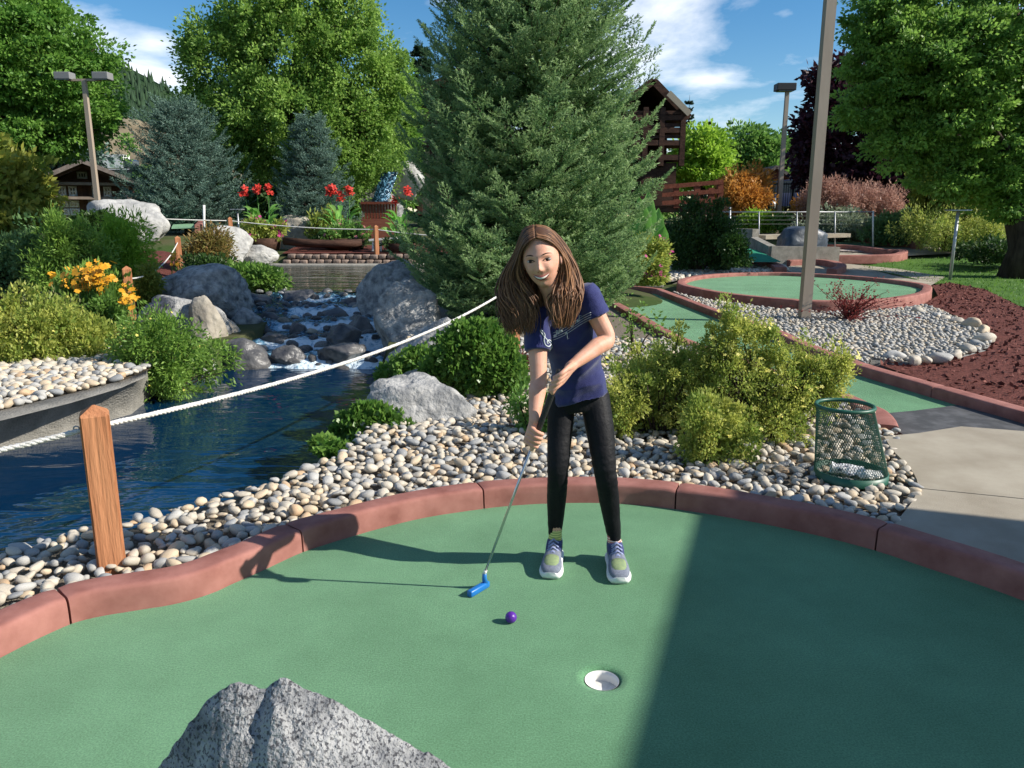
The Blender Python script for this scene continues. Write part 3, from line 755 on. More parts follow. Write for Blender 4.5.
cas = [(222, 345, 268, 376, 9.35, 'flat-topped dark rock at the lower left foot of the cascade'), (232, 312, 258, 331, 11.3, 'pale jagged rock on the left of the cascade'), (282, 291, 318, 313, 13.4, 'rounded brown rock at the top middle of the cascade'),
       (325, 330, 358, 350, 10.1, 'pointed dark rock in the right of the cascade'), (322, 346, 362, 362, 9.45, 'wet black rock under the pointed one in the cascade'), (276, 350, 302, 364, 9.4, 'low wet rock at the foot of the middle chute'),
       (290, 324, 305, 340, 10.9, 'small upright rock in the middle of the cascade'), (342, 300, 370, 318, 12.9, 'dark ledge rock at the top right of the cascade'), (215, 340, 238, 356, 10.0, 'brown rock low at the left edge of the cascade'),
       (262, 334, 286, 348, 10.4, 'flat wet rock in the left chute'), (236, 296, 272, 315, 12.9, 'long dark rock under the creeping plants by the upper pool'), (320, 312, 345, 326, 12.0, 'dark flat rock in the right chute'), (258, 316, 282, 330, 11.7, 'small wet rock near the pale jagged one'), (350, 322, 374, 340, 11.0, 'half sunk dark rock against the right bank'), (208, 324, 232, 340, 10.9, 'blackish rock against the left bank of the cascade'), (300, 306, 322, 318, 12.5, 'wet stone just below the rounded brown rock')]
for i, (a, b, c, d, Y, lb_) in enumerate(cas):
    boulder(a - 2, b - 3, c + 2, d, Y, 100 + i * 7, 'granite' if i == 1 else ('rock_wet'), lb_, depth=.8, name='cascade_rock', cat='rock', sub=4, sink=.1, group='rocks in the cascade', rough=.07)
# big granite rock right in front of the camera
def front_rock():
    Y0 = 1.33
    prof = [(70, 1000), (100, 900), (148, 782), (170, 750), (196, 715), (216, 691), (230, 681), (240, 678), (250, 682), (258, 687), (266, 688), (273, 683), (280, 679.5), (292, 683), (318, 693), (345, 704), (400, 735), (455, 768), (520, 832), (590, 960)]
    W = [P(a, b, Y0) for a, b in prof]; xs = [p.x for p in W]; zs = [p.z for p in W]
    ax, bx = P(262, 690, Y0).x, P(335, 775, Y0 - .23).x
    nx, ny = 420, 300; X = np.linspace(xs[0], xs[-1], nx); Yv = np.linspace(Y0 - .62, Y0 + .5, ny); crest = np.interp(X, xs, zs); V = []
    for y in Yv:
        dy = y - Y0
        for i, x in enumerate(X):
            c = crest[i]
            if dy >= 0: z = c - dy * 1.7 - dy * dy * 3          # drops away behind the crest
            else:
                u = -dy; z = c - u * .62 - u * u * .9           # the near side leans towards the viewer
                sx = ax + (bx - ax) * (u / .23)                 # seam line running down from the notch
                if x < sx: z -= (sx - x) * .85 * min(1, u * 9) * (1 - .25 * min(1, (sx - x) * 3))
                z -= .009 * g1(x - sx - .018, .012) * min(1, u * 14 + .2)
            p = Vector((x, y, z)); n = noise.fractal(p * 6, 1, 2, 4) * .012 + noise.fractal(p * 24, .9, 2, 3) * .0045 + noise.noise(p * 130) * .0022
            V.append((x, y, max(z + n, -.02) if c > .05 else -.02))
    V = np.array(V); Q = np.array([(j * nx + i, j * nx + i + 1, (j + 1) * nx + i + 1, (j + 1) * nx + i) for j in range(ny - 1) for i in range(nx - 1)])
    Q = Q[(V[Q][:, :, 2] > -.019).any(axis=1)]; idx = np.unique(Q); mp_ = -np.ones(len(V), int); mp_[idx] = np.arange(len(idx))
    return V[idx], mp_[Q]
def g1(a, s): return math.exp(-(a / s) ** 2)
def granite_near():
    m = mat('speckled_granite', (.14, .145, .155), .8, (.40, .40, .395), scale=11, detail=8, bump=.8, bscale=120, contrast=(.36, .6), spec=.3)
    n, l = m.node_tree.nodes, m.node_tree.links; b = n['Principled BSDF']
    src = b.inputs['Base Color'].links[0].from_socket
    v = n.new('ShaderNodeTexNoise'); v.inputs['Scale'].default_value = 150; v.inputs['Detail'].default_value = 3
    t = n.new('ShaderNodeTexCoord'); l.new(t.outputs['Object'], v.inputs['Vector'])
    r = n.new('ShaderNodeValToRGB'); r.color_ramp.elements[0].position = .40; r.color_ramp.elements[1].position = .47
    r.color_ramp.elements[0].color = (.22, .22, .24, 1); r.color_ramp.elements[1].color = (1, 1, 1, 1)
    l.new(v.outputs[0], r.inputs[0]); x = n.new('ShaderNodeMix'); x.data_type = 'RGBA'; x.blend_type = 'MULTIPLY'; x.inputs['Factor'].default_value = .9
    l.new(src, x.inputs['A']); l.new(r.outputs[0], x.inputs['B']); l.new(x.outputs['Result'], b.inputs['Base Color'])
    return m
solo('boulder', front_rock(), granite_near(), tuple(P(300, 760, 1.3).xy) + (0,), label='speckled grey granite rock with a notched crest in front on the carpet', cat='boulder')
# ================================================================== VEGETATION
def nrm(a): return a / np.maximum(np.linalg.norm(a, axis=-1, keepdims=True), 1e-9)
def leaf_quads(Pn, N, size, asp=.5, rg=rng, fold=0):
    """One rhombic leaf per point; N the way each leaf points (tip direction)."""
    n = len(Pn); T = nrm(N + rg.normal(0, .55, (n, 3))); U = nrm(np.cross(T, rg.normal(0, 1, (n, 3))))
    s = size * rg.uniform(.65, 1.3, (n, 1))
    a = Pn; b = Pn + T * s * .45 + U * s * asp * .5; c = Pn + T * s; d = Pn + T * s * .45 - U * s * asp * .5
    V = np.stack([a, b, c, d], 1).reshape(-1, 3); Q = np.arange(4 * n).reshape(n, 4)
    return V, Q
def blob_points(rg, n, flat=1.0, shell=.55):
    d = nrm(rg.normal(0, 1, (n, 3))); r = (shell + (1 - shell) * rg.random((n, 1))) ; return d * r * np.array([1, 1, flat]), d
def crown_geo(lobes, nclump, nleaf, leaf, cl=(.35, .7), flat=.7, seed=1, asp=.55, droop=0.0, hollow=.55):
    """Leaves gathered in clumps, clumps spread through ellipsoid lobes. Returns (V,Q), tint, clump centres."""
    rg = np.random.default_rng(seed); lobes = np.array(lobes, float)
    vol = lobes[:, 3] * lobes[:, 4] * lobes[:, 5]; pr = vol ** .75; pr /= pr.sum()
    which = rg.choice(len(lobes), nclump, p=pr); L = lobes[which]
    p, d = blob_points(rg, nclump, 1, hollow); p = p * np.where(rg.random(nclump) < .22, rg.uniform(1.0, 1.16, nclump), 1)[:, None]; C = L[:, :3] + p * L[:, 3:6]
    cs = cl[0] + (cl[1] - cl[0]) * rg.random(nclump) ** 1.6; ct = rg.random(nclump)
    k = np.repeat(np.arange(nclump), nleaf); q, qd = blob_points(rg, len(k), flat, .35)
    Pn = C[k] + q * cs[k][:, None]
    N = qd * .8 + d[k] * .6 + np.array([0, 0, -droop])
    V, Q = leaf_quads(Pn, N, leaf, asp, rg)
    tint = np.clip(.62 * ct[k] + .38 * rg.random(len(k)), 0, 1)
    return (V, Q), np.repeat(tint, 4), C
def limbs(base, top, r0, targets, seed=1, r1=.25, start=.3):
    """Trunk plus limbs that reach clump centres."""
    rd = random.Random(seed); base, top = Vector(base), Vector(top)
    mid = [base.lerp(top, t) + Vector((rd.uniform(-1, 1), rd.uniform(-1, 1), 0)) * r0 * .6 * (0 if t in (0,) else 1) for t in (0, .12, .3, .5, .75, 1)]
    gs = [tube(mid, [r0 * 1.35, r0, r0 * .9, r0 * .72, r0 * .45, r0 * r1 * .4], 10)]
    for t in targets:
        t = Vector(t); s = max(start, min(.85, (t.z - base.z) / max(.1, (top.z - base.z)) - .3)); a = base.lerp(top, s)
        m = a.lerp(t, .5) + Vector((0, 0, (t - a).length * .12)); rr = r0 * r1 * (1.15 - s)
        gs.append(tube([a, m, t], [rr, rr * .7, rr * .2], 5))
    return join(gs)
def dectree(name, px, Y, lobes_px, leafm, label, cat='tree', nclump=300, nleaf=60, leaf=.14, trunk=.2, cl=(.4, .9), seed=1, flat=.7, depth=.9, group=None, droop=.1, hollow=.5, trunk_px=None, asp=.6, top=None):
    """lobes_px: (cx, cy, rx, ry) of the crown's masses at distance Y, or with own dY"""
    b = at(px, Y); b = Vector((b.x, b.y, b.z - .1)); root = thing(name, b, label, cat, group)
    L = []
    for l in lobes_px:
        dY = l[4] if len(l) > 4 else 0; c = P(l[0], l[1], Y + dY); k = (P(l[0] + 1, l[1], Y + dY) - c).length
        L.append((c.x, c.y, c.z, l[2] * k, l[2] * k * depth, l[3] * k))
    (V, Q), tint, C = crown_geo(L, nclump, nleaf, leaf, cl, flat, seed, asp, droop, hollow)
    zt = top or max(l[2] + l[5] * .5 for l in L); cxm = sum(l[0] for l in L) / len(L); cym = sum(l[1] for l in L) / len(L)
    part('crown', (V, Q), leafm, root, False, tint)
    sel = C[np.random.default_rng(seed).choice(len(C), min(26, len(C)), replace=False)]
    part('trunk', limbs(b, ((b.x * .6 + cxm * .4), (b.y * .6 + cym * .4), zt), trunk, sel, seed), MT['bark'], root)
    return root
LM = {
 'maple': leafmat('maple_leaves', (0.061, 0.155, 0.024), (0.149, 0.270, 0.047), .3),
 'maple_r': leafmat('maple_leaves', (.08, .17, .035), (.20, .32, .06), .42),
 'poplar': leafmat('birch_leaves', (.085, .17, .03), (.24, .36, .075), .38),
 'poplar_d': leafmat('birch_leaves', (0.068, 0.162, 0.027), (0.162, 0.284, 0.047), .34),
 'plum': leafmat('plum_leaves', (.018, .006, .012), (.05, .014, .022), .2),
 'bright': leafmat('lime_leaves', (0.162, 0.284, 0.027), (0.257, 0.392, 0.047), .35),
 'mid': leafmat('green_leaves', (0.074, 0.169, 0.034), (0.149, 0.257, 0.054), .3),
 'orange': leafmat('orange_leaves', (.32, .13, .02), (.42, .22, .05), .3),
 'pink': leafmat('pink_foliage', (.28, .15, .115), (.36, .22, .17), .3),
 'greyleaf': leafmat('grey_green_leaves', (0.121, 0.162, 0.108), (0.216, 0.243, 0.149), .2),
 'yellowgreen': leafmat('yellow_green_leaves', (.11, .19, .03), (.44, .44, .10), .38),
 'turning': leafmat('turning_leaves', (.09, .15, .02), (.27, .25, .045), .3),
 'juniper': leafmat('feathery_leaves', (.08, .165, .03), (.19, .30, .05), .3),
 'juniper_b': leafmat('bluish_leaves', (.06, .13, .045), (.13, .21, .07), .2),
 'ivy': leafmat('ivy_leaves', (.045, .12, .018), (.15, .25, .05), .3, rough=.35),
 'dark': leafmat('dark_leaves', (.02, .055, .012), (.05, .10, .02), .2),
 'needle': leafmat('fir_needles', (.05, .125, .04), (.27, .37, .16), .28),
 'needle_b': leafmat('blue_needles', (.04, .08, .06), (.12, .19, .15), .1),
 'needle_d': leafmat('dark_needles', (.015, .04, .02), (.035, .07, .03), .1),
 'gold': mat('golden_petals', (.62, .27, .01), .6, (.75, .40, .02), scale=30, trans=.2),
 'lemon': mat('yellow_petals', (.72, .62, .08), .6, (.8, .75, .25), scale=30, trans=.2),
 'red': mat('red_petals', (.55, .02, .015), .6, (.65, .06, .03), scale=30, trans=.25),
 'magenta': mat('magenta_petals', (.45, .02, .16), .6, (.55, .06, .28), scale=30, trans=.2),
 'canna': leafmat('canna_leaves', (0.095, 0.270, 0.047), (0.230, 0.446, 0.108), .35, rough=.35),
}
# ---- fir sprays
def spray(rg, length=.36, side=7, nn_=10, nl=.035, nw=.006):
    """A flat twig with side shoots, each clothed in needles."""
    Vs = []; segs = [((0, 0, 0), (length, 0, .02))]
    for i in range(side):
        t = .12 + .8 * i / side; s = (1 if i % 2 else -1); L = length * (.42 * (1 - t) + .16) * rg.uniform(.8, 1.15)
        a = np.array([length * t, 0, .02 * t]); segs.append((tuple(a), tuple(a + L * np.array([.72, .68 * s, rg.uniform(-.05, .12)]))))
    P0, T0 = [], []
    for a, b in segs:
        a, b = np.array(a), np.array(b); L = np.linalg.norm(b - a); k = max(4, int(nn_ * L / .1)); t = rg.random(k)
        ax = (b - a) / L; th = rg.uniform(0, 2 * np.pi, k); u = np.cross(ax, [0, 0, 1]); u /= np.linalg.norm(u); v = np.cross(ax, u)
        r = np.outer(np.cos(th), u) + np.outer(np.sin(th) * .8, v)
        P0.append(a + np.outer(t, b - a)); T0.append(nrm(r + ax * .9))
    Pn = np.concatenate(P0); T = np.concatenate(T0); n = len(Pn); U = nrm(np.cross(T, rg.normal(0, 1, (n, 3))))
    s = nl * rg.uniform(.7, 1.2, (n, 1))
    V = np.stack([Pn - U * nw / 2, Pn + U * nw / 2, Pn + T * s + U * nw / 4, Pn + T * s - U * nw / 4], 1).reshape(-1, 3)
    tip = np.clip(Pn[:, 0] / length, 0, 1)
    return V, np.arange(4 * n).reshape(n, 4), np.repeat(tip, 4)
def fir(name, base, height, rad, label, matl, nlev=40, nbr=9, seed=1, sp_len=.36, nside=7, dens=10, nl=.035, nw=.006, power=.65, cat='tree', step=.17, group=None, zlow=.2, droop=.16, trunk=.12, lean=(0, 0), var=3, gap=1.0):
    rg = np.random.default_rng(seed); base = Vector(base); root = thing(name, base, label, cat, group)
    sps = [spray(rg, sp_len, nside, dens, nl, nw) for _ in range(var)]
    place = [[] for _ in range(var)]; twigs = []
    for lv in range(nlev):
        t = (lv + rg.uniform(-.3, .3)) / nlev; z = zlow + (height - zlow) * t
        r = rad * max(.02, 1 - z / height) ** power * min(1, .80 + .22 * z)
        nb = max(4, int(nbr * (.55 + .45 * (1 - t)))); ph = rg.uniform(0, 6.28)
        for k in range(nb):
            az = ph + 6.283 * k / nb + rg.uniform(-.25, .25); L = r * rg.uniform(.72, 1.12); dr = droop * (1 - t) + .02
            up = .25 * t + .34; pts = []
            m = max(3, int(L / step))
            for j in range(m + 1):
                s = j / m; h = z - dr * L * math.sin(s * math.pi * .75) * .8 + up * L * s * s * .8
                pts.append(np.array([base.x + lean[0] * z + math.cos(az) * L * s, base.y + lean[1] * z + math.sin(az) * L * s, base.z + h]))
            twigs.append(tube([pts[0], pts[len(pts) // 2], pts[-1]], [.016 * (1.2 - t) + .004, .01, .003], 4, False))
            for j in range(max(1, int(m * .25)), m + 1):
                if rg.random() > gap: continue
                for sd in ((-1, 1) if j < m else (0,)):
                    d = pts[j] - pts[j - 1]; d /= np.linalg.norm(d); sdv = np.cross(d, [0, 0, 1]); sdv /= np.linalg.norm(sdv)
                    x = d * rg.uniform(.6, 1) + sdv * sd * rg.uniform(.6, 1.1) + np.array([0, 0, rg.uniform(-.05, .5)]); x /= np.linalg.norm(x)
                    zz = np.array([rg.normal(0, .22), rg.normal(0, .22), 1.0]); y = np.cross(zz, x); y /= np.linalg.norm(y); zz = np.cross(x, y)
                    sc = rg.uniform(.6, 1.15) * (.75 + .35 * (1 - abs(j / m - .5)))
                    place[rg.integers(var)].append((np.stack([x, y, zz], 1) * sc, pts[j], rg.uniform(0, 1)))
    Vs, Qs, Ts, off = [], [], [], 0
    for (v, q, tp), pl in zip(sps, place):
        if not pl: continue
        A = np.array([a for a, _, _ in pl]); B = np.array([b for _, b, _ in pl]); c = np.array([c for _, _, c in pl])
        W_ = np.einsum('nij,vj->nvi', A, v) + B[:, None, :]
        Vs.append(W_.reshape(-1, 3)); Qs.append((q[None] + (np.arange(len(pl)) * len(v))[:, None, None]).reshape(-1, 4) + off); off += len(pl) * len(v)
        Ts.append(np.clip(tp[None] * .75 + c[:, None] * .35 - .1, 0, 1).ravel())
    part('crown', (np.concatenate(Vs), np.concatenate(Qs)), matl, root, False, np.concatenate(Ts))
    part('trunk', tube([base + Vector((0, 0, -.2)), base + Vector((lean[0] * height * .5, 0, height * .5)), base + Vector((lean[0] * height, 0, height))], [trunk, trunk * .6, .01], 10), MT['bark'], root)
    part('branches', join(twigs), MT['bark'], root, kind='stuff')
    print(name, sum(len(q) for q in Qs))
    return root
b = at(526, 10.9)
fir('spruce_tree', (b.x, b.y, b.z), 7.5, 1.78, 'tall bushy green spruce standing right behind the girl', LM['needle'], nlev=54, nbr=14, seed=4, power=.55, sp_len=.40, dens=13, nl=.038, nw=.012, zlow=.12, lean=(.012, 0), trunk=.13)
b = at(188, 25); fir('blue_spruce', b, 3.75, 2.1, 'blue-grey spruce in front of the big birch, left of the cannas', LM['needle_b'], nlev=26, nbr=12, seed=8, sp_len=.55, nside=7, dens=6, nl=.06, nw=.016, step=.3, trunk=.12, power=.6)
b = at(316, 25.5); fir('blue_spruce', b, 3.85, 1.5, 'narrow blue-grey spruce between the two canna planters', LM['needle_b'], nlev=26, nbr=10, seed=9, sp_len=.5, nside=7, dens=6, nl=.06, nw=.016, step=.28, trunk=.1, power=.8)
def far_fir(px, Y, topy, w, label, seed, group='distant conifers'):
    b = at(px, Y); zt = P(px, topy, Y).z; k = (P(px + 1, topy, Y) - P(px, topy, Y)).length
    fir('conifer', b, zt - b.z, w * k / 2, label, LM['needle_d'], nlev=16, nbr=7, seed=seed, sp_len=w * k * .16, nside=5, dens=3.5 / k * .4, nl=.5 * w * k * .12, nw=.16 * w * k * .12, step=w * k * .09, trunk=.2, power=.8, group=group)
far_fir(425, 42, 40, 46, 'dark pine rising between the birch and the big spruce', 21)
far_fir(684, 75, 95, 22, 'tallest of the distant conifers right of the dark timber house', 22)
far_fir(704, 85, 116, 18, 'small distant conifer just right of the tallest one', 23)
far_fir(725, 85, 117, 14, 'smallest distant conifer above the dark round tree', 24)

# ---- broadleaf trees
dectree('maple_tree', 38, 27, [(-20, 40, 95, 70), (40, 70, 70, 62), (70, 110, 48, 48), (20, 115, 80, 45), (90, 60, 28, 30), (-60, 110, 60, 55), (20, 10, 40, 40)], LM['maple'], 'big rounded green maple at the left edge with a dark trunk', nclump=900, nleaf=130, leaf=.135, trunk=.28, cl=(.25, .85), seed=31, flat=.45)
dectree('birch_tree', 303, 28, [(285, 60, 62, 75), (225, 80, 45, 60), (345, 70, 52, 70), (385, 110, 32, 60), (300, 130, 90, 55), (215, 130, 45, 45), (250, 20, 34, 45), (310, 0, 30, 45), (355, 15, 24, 32), (190, 55, 14, 18), (395, 60, 12, 22), (340, 165, 60, 35)], LM['poplar'], 'huge bright green birch filling the sky left of the spruce', nclump=1700, nleaf=95, leaf=.12, trunk=.3, cl=(.18, .62), seed=32, flat=1.1)
dectree('maple_tree', 1018, 19, [(866, 55, 26, 30), (858, 105, 22, 26), (872, 15, 26, 24), (940, 60, 80, 60), (1010, 40, 80, 70), (960, 120, 70, 50), (905, 40, 40, 45), (1040, 130, 60, 55), (885, 95, 32, 30), (905, 0, 34, 35), (985, 170, 50, 28), (910, 140, 42, 34), (1030, 180, 40, 22), (1012, 205, 34, 16), (975, 195, 22, 10), (940, 180, 40, 18)], LM['maple_r'], 'big dark green maple over the lawn at the right edge', nclump=1500, nleaf=95, leaf=.10, trunk=.36, cl=(.16, .5), seed=33, flat=.4)
dectree('purple_plum_tree', 884, 31, [(850, 130, 50, 60), (905, 120, 60, 70), (830, 160, 38, 40), (880, 185, 55, 35), (960, 150, 60, 60), (835, 90, 30, 32), (930, 190, 60, 34), (812, 135, 20, 30)], LM['plum'], 'dark purple-leaved plum tree behind the green maple', nclump=800, nleaf=70, leaf=.22, trunk=.25, cl=(.3, .75), seed=34, flat=.7)
dectree('lime_tree', 700, 44, [(702, 155, 26, 30), (690, 170, 20, 22), (716, 168, 14, 20)], LM['bright'], 'round bright lime-green tree beside the dark timber house', nclump=170, nleaf=70, leaf=.24, trunk=.15, cl=(.4, .8), seed=35)
dectree('ash_tree', 752, 50, [(750, 150, 26, 26), (738, 160, 20, 24), (768, 158, 22, 24), (755, 175, 34, 16)], LM['mid'], 'round mid-green tree behind the small brown gable', nclump=220, nleaf=70, leaf=.26, trunk=.2, cl=(.4, .9), seed=36)
dectree('ash_tree', 800, 52, [(795, 160, 22, 26), (815, 172, 26, 18), (780, 150, 10, 14)], LM['mid'], 'green tree seen between the two lamp poles', nclump=150, nleaf=70, leaf=.26, trunk=.2, cl=(.4, .9), seed=37)
dectree('ash_tree', 835, 54, [(840, 168, 34, 16), (870, 172, 20, 12)], LM['mid'], 'low green tree showing under the plum tree branches', nclump=150, nleaf=60, leaf=.26, trunk=.2, cl=(.4, .9), seed=38)
dectree('pine_tree', 62, 45, [(62, 145, 30, 24), (45, 155, 30, 20), (85, 152, 16, 16)], LM['needle_b'], 'soft grey-green tree behind the maple and above the brown chalet', nclump=160, nleaf=70, leaf=.25, trunk=.2, seed=39)
dectree('poplar_tree', 150, 64, [(128, 150, 6, 14), (135, 192, 16, 14), (150, 185, 14, 18)], LM['mid'], 'green bushes and saplings between the chalet and the blue spruce', nclump=90, nleaf=60, leaf=.25, trunk=.1, seed=40)
dectree('cedar_tree', 388, 32, [(388, 160, 24, 50), (400, 120, 14, 50)], LM['poplar_d'], 'tall green tree between the birch and the left gabled house', nclump=260, nleaf=70, leaf=.2, trunk=.15, seed=44, flat=1.2)

# ---- shrubs
def shrub(name, px0, py0, px1, py1, Y, lm, label, n=90, nl=60, leaf=.05, cl=(.08, .18), seed=1, depth=.8, flat=.8, flowers=None, asp=.5, cat='shrub', group=None, lobes=None, droop=0, hollow=.35, twig=None, fsize=.02, fn=60, ground=None):
    c = P((px0 + px1) / 2, (py0 + py1) / 2, Y); k = (P(px0 + 1, py0, Y) - P(px0, py0, Y)).length
    w = (px1 - px0) / 2 * k; h = (py1 - py0) / 2 * k / math.cos(PITCH) * .98
    zb = c.z - h if ground is None else ground
    root = thing(name, (c.x, c.y, zb), label, cat, group)
    rd = random.Random(seed)
    L = lobes or [(rd.uniform(-.55, .55), rd.uniform(-.5, .5), rd.uniform(-.25, .35), rd.uniform(.35, .55), rd.uniform(.35, .5), rd.uniform(.4, .6)) for _ in range(7)]
    L = [(c.x + a * w, c.y + b_ * w * depth, c.z + c_ * h, d * w, d * w * depth, f * h) for a, b_, c_, d, e, f in L]
    (V, Q), tint, C = crown_geo(L, n, nl, leaf, cl, flat, seed, asp, droop, hollow)
    lo, hi = np.percentile(V, 2, axis=0), np.percentile(V, 98, axis=0); sx_, sz_ = 2 * w / (hi[0] - lo[0]), 2 * h / (hi[2] - lo[2]); mid_ = (lo + hi) / 2
    S3 = np.array([sx_, sx_ ** .5, sz_]); T0_ = np.array([c.x, c.y, c.z]); V = (V - mid_) * S3 + T0_; C = (C - mid_) * S3 + T0_
    V[:, 2] = np.maximum(V[:, 2], zb - .03)
    part('foliage', (V, Q), lm, root, False, tint)
    tw = []
    for q in C[::3]:
        b0 = Vector((c.x + (q[0] - c.x) * .15, c.y + (q[1] - c.y) * .15, zb - .02)); q = Vector(q)
        m_ = b0.lerp(q, .5) + Vector((0, 0, h * .12)); tw.append(tube([b0, m_, q], [.012 + .01 * w, .008, .003], 4, False))
    part('stems', join(tw), twig or MT['bark'], root, kind='stuff')
    if flowers:
        rg = np.random.default_rng(seed + 5); cc = C[rg.integers(len(C), size=fn)]; dd = nrm(cc - np.array([c.x, c.y, c.z - h * .5])) + rg.normal(0, .25, (fn, 3)); dd[:, 2] = np.abs(dd[:, 2])
        pos = cc + nrm(dd) * rg.uniform(cl[0], cl[1] * 1.25, (fn, 1)); part('flowers', blooms(pos, fsize, rg), flowers, root, False, kind='stuff')
    return root
def blooms(pos, size, rg, petals=5):
    Vs, Qs, o = [], [], 0
    for p in pos:
        n = nrm(np.array([rg.normal(0, .5), -.6 + rg.normal(0, .4), .8])); u = nrm(np.cross(n, rg.normal(0, 1, 3))); v = np.cross(n, u); s = size * rg.uniform(.7, 1.25)
        for k in range(petals):
            a = 6.283 * k / petals; d = u * math.cos(a) + v * math.sin(a); e = np.cross(n, d)
            Vs += [p, p + d * s * .6 + e * s * .32 + n * s * .1, p + d * s + n * s * .05, p + d * s * .6 - e * s * .32 + n * s * .1]; Qs.append((o, o + 1, o + 2, o + 3)); o += 4
    return np.array(Vs), np.array(Qs)
# big yellow-green potentilla mass between the girl and the bin
PY = 4.95
shrub('potentilla_bush', 606, 348, 715, 442, 5.0, LM['yellowgreen'], 'yellow-green bush right beside the girl, left half of the big bush mass', n=330, nl=110, leaf=.017, cl=(.025, .085), seed=51, twig=MT['bark'], flowers=LM['lemon'], fn=50, fsize=.014, flat=.9)
shrub('potentilla_bush', 684, 322, 842, 448, 4.85, LM['yellowgreen'], 'widest yellow-flowered bush leaning towards the green wire basket', n=430, nl=110, leaf=.017, cl=(.025, .085), seed=52, flowers=LM['lemon'], fn=190, fsize=.019, flat=.9,
      lobes=[(-.3, 0, .1, .5, .5, .5), (.35, 0, .05, .5, .5, .45), (-.15, .1, .6, .3, .3, .45), (.7, 0, .15, .3, .3, .35), (-.45, 0, .55, .22, .2, .4), (.1, -.2, -.35, .45, .4, .4), (-.6, 0, -.2, .35, .3, .5), (.2, 0, .45, .2, .2, .4), (.5, 0, .45, .14, .14, .35), (-.35, -.1, .85, .12, .12, .3), (.85, 0, .3, .14, .14, .25)])
shrub('potentilla_bush', 682, 398, 752, 474, 4.38, LM['yellowgreen'], 'lowest yellow-green bush at the front, spilling onto the stones', n=130, nl=110, leaf=.016, cl=(.02, .07), seed=53, flowers=LM['lemon'], fn=25, fsize=.015)
shrub('low_bush', 511, 390, 560, 447, 4.95, LM['mid'], 'small loose green plant seen between the girl and the boulder', n=60, nl=45, leaf=.024, cl=(.03, .07), seed=54)
shrub('tall_weed_plants', 608, 298, 662, 352, 7.6, LM['juniper'], 'upright light green stems at the lane kerb behind the girl', n=16, nl=20, leaf=.026, cl=(.02, .07), flat=2.6, seed=55)
ivy_l = [(-.1, 0, .1, .6, .6, .6), (.4, 0, -.1, .5, .5, .6), (-.5, 0, -.35, .45, .4, .5), (.1, 0, .3, .45, .4, .45)]
shrub('ivy_mound', 428, 326, 517, 404, 6.05, LM['ivy'], 'glossy rounded ivy mound by the orange post behind the girl', n=420, nl=60, leaf=.034, cl=(.03, .09), seed=56, asp=.85, lobes=ivy_l, hollow=.75)
shrub('ivy_trail', 380, 350, 440, 392, 6.8, LM['ivy'], 'ivy running down to the water behind the grey boulder', n=130, nl=50, leaf=.034, cl=(.03, .09), seed=57, asp=.85, hollow=.6)
shrub('ivy_patch', 338, 405, 405, 455, 5.2, LM['ivy'], 'bright ivy patch hanging over the pond in front of the grey boulder', n=170, nl=45, leaf=.028, cl=(.02, .07), seed=58, asp=.85, hollow=.6, flat=.6)
shrub('ivy_patch', 312, 440, 352, 468, 4.75, LM['ivy'], 'thin tongue of ivy creeping left along the stones to the water', n=40, nl=35, leaf=.032, cl=(.02, .05), seed=59, asp=.85, flat=.5, ground=.0)
shrub('heuchera_plant', 506, 354, 528, 378, 6.6, leafmat('dark_red_leaves', (.10, .03, .025), (.2, .07, .05), .2), 'small dark red plant at the foot of the post behind the girl', n=40, nl=30, leaf=.03, cl=(.03, .06), seed=60)
# left bank
shrub('viburnum_shrub', -80, 138, 28, 272, 12.5, LM['turning'], 'large layered yellow-green shrub at the left edge with reddish tips', n=420, nl=80, leaf=.07, cl=(.12, .26), seed=61, flat=.35, depth=.9)
shrub('bluish_shrub', -30, 236, 56, 290, 11.5, LM['juniper_b'], 'bluish-green low shrub under the layered one at the left edge', n=170, nl=60, leaf=.05, cl=(.08, .18), seed=62)
shrub('feathery_shrub', 38, 222, 100, 300, 11.2, LM['juniper'], 'dull green feathery bush left of the bright one', n=230, nl=70, leaf=.06, cl=(.06, .16), seed=63, flat=1.5, asp=.25)
shrub('feathery_shrub', 96, 224, 146, 300, 11.9, LM['bright'], 'brightest feathery green bush between the two rope posts', n=260, nl=75, leaf=.06, cl=(.06, .16), seed=64, flat=1.6, asp=.22)
shrub('low_bush', 76, 214, 126, 240, 16.5, LM['dark'], 'dark green bush in front of the largest white boulder', n=110, nl=50, leaf=.07, cl=(.1, .2), seed=65)
shrub('sedum_bush', 185, 232, 230, 268, 16.3, leafmat('bronze_leaves', (.11, .13, .03), (.25, .14, .05), .25), 'bronze and green bush right of the second rope post', n=150, nl=60, leaf=.06, cl=(.08, .18), seed=66, flat=1.2, asp=.3)
shrub('ground_cover', 185, 258, 278, 293, 14.6, LM['dark'], 'dark creeping plants sloping to the upper pool', n=200, nl=60, leaf=.05, cl=(.07, .16), seed=67, flat=.5, cat='creeper')
shrub('ground_cover', 215, 266, 276, 292, 14.0, LM['ivy'], 'sunlit bright green creeping plants at the edge of the upper pool', n=110, nl=60, leaf=.05, cl=(.06, .13), seed=68, flat=.5, cat='creeper')
shrub('coneflowers', 66, 272, 118, 330, 9.7, LM['juniper'], 'clump of orange-yellow coneflowers at the left of the first far rope post', n=150, nl=45, leaf=.055, cl=(.06, .15), seed=69, cat='flowers')
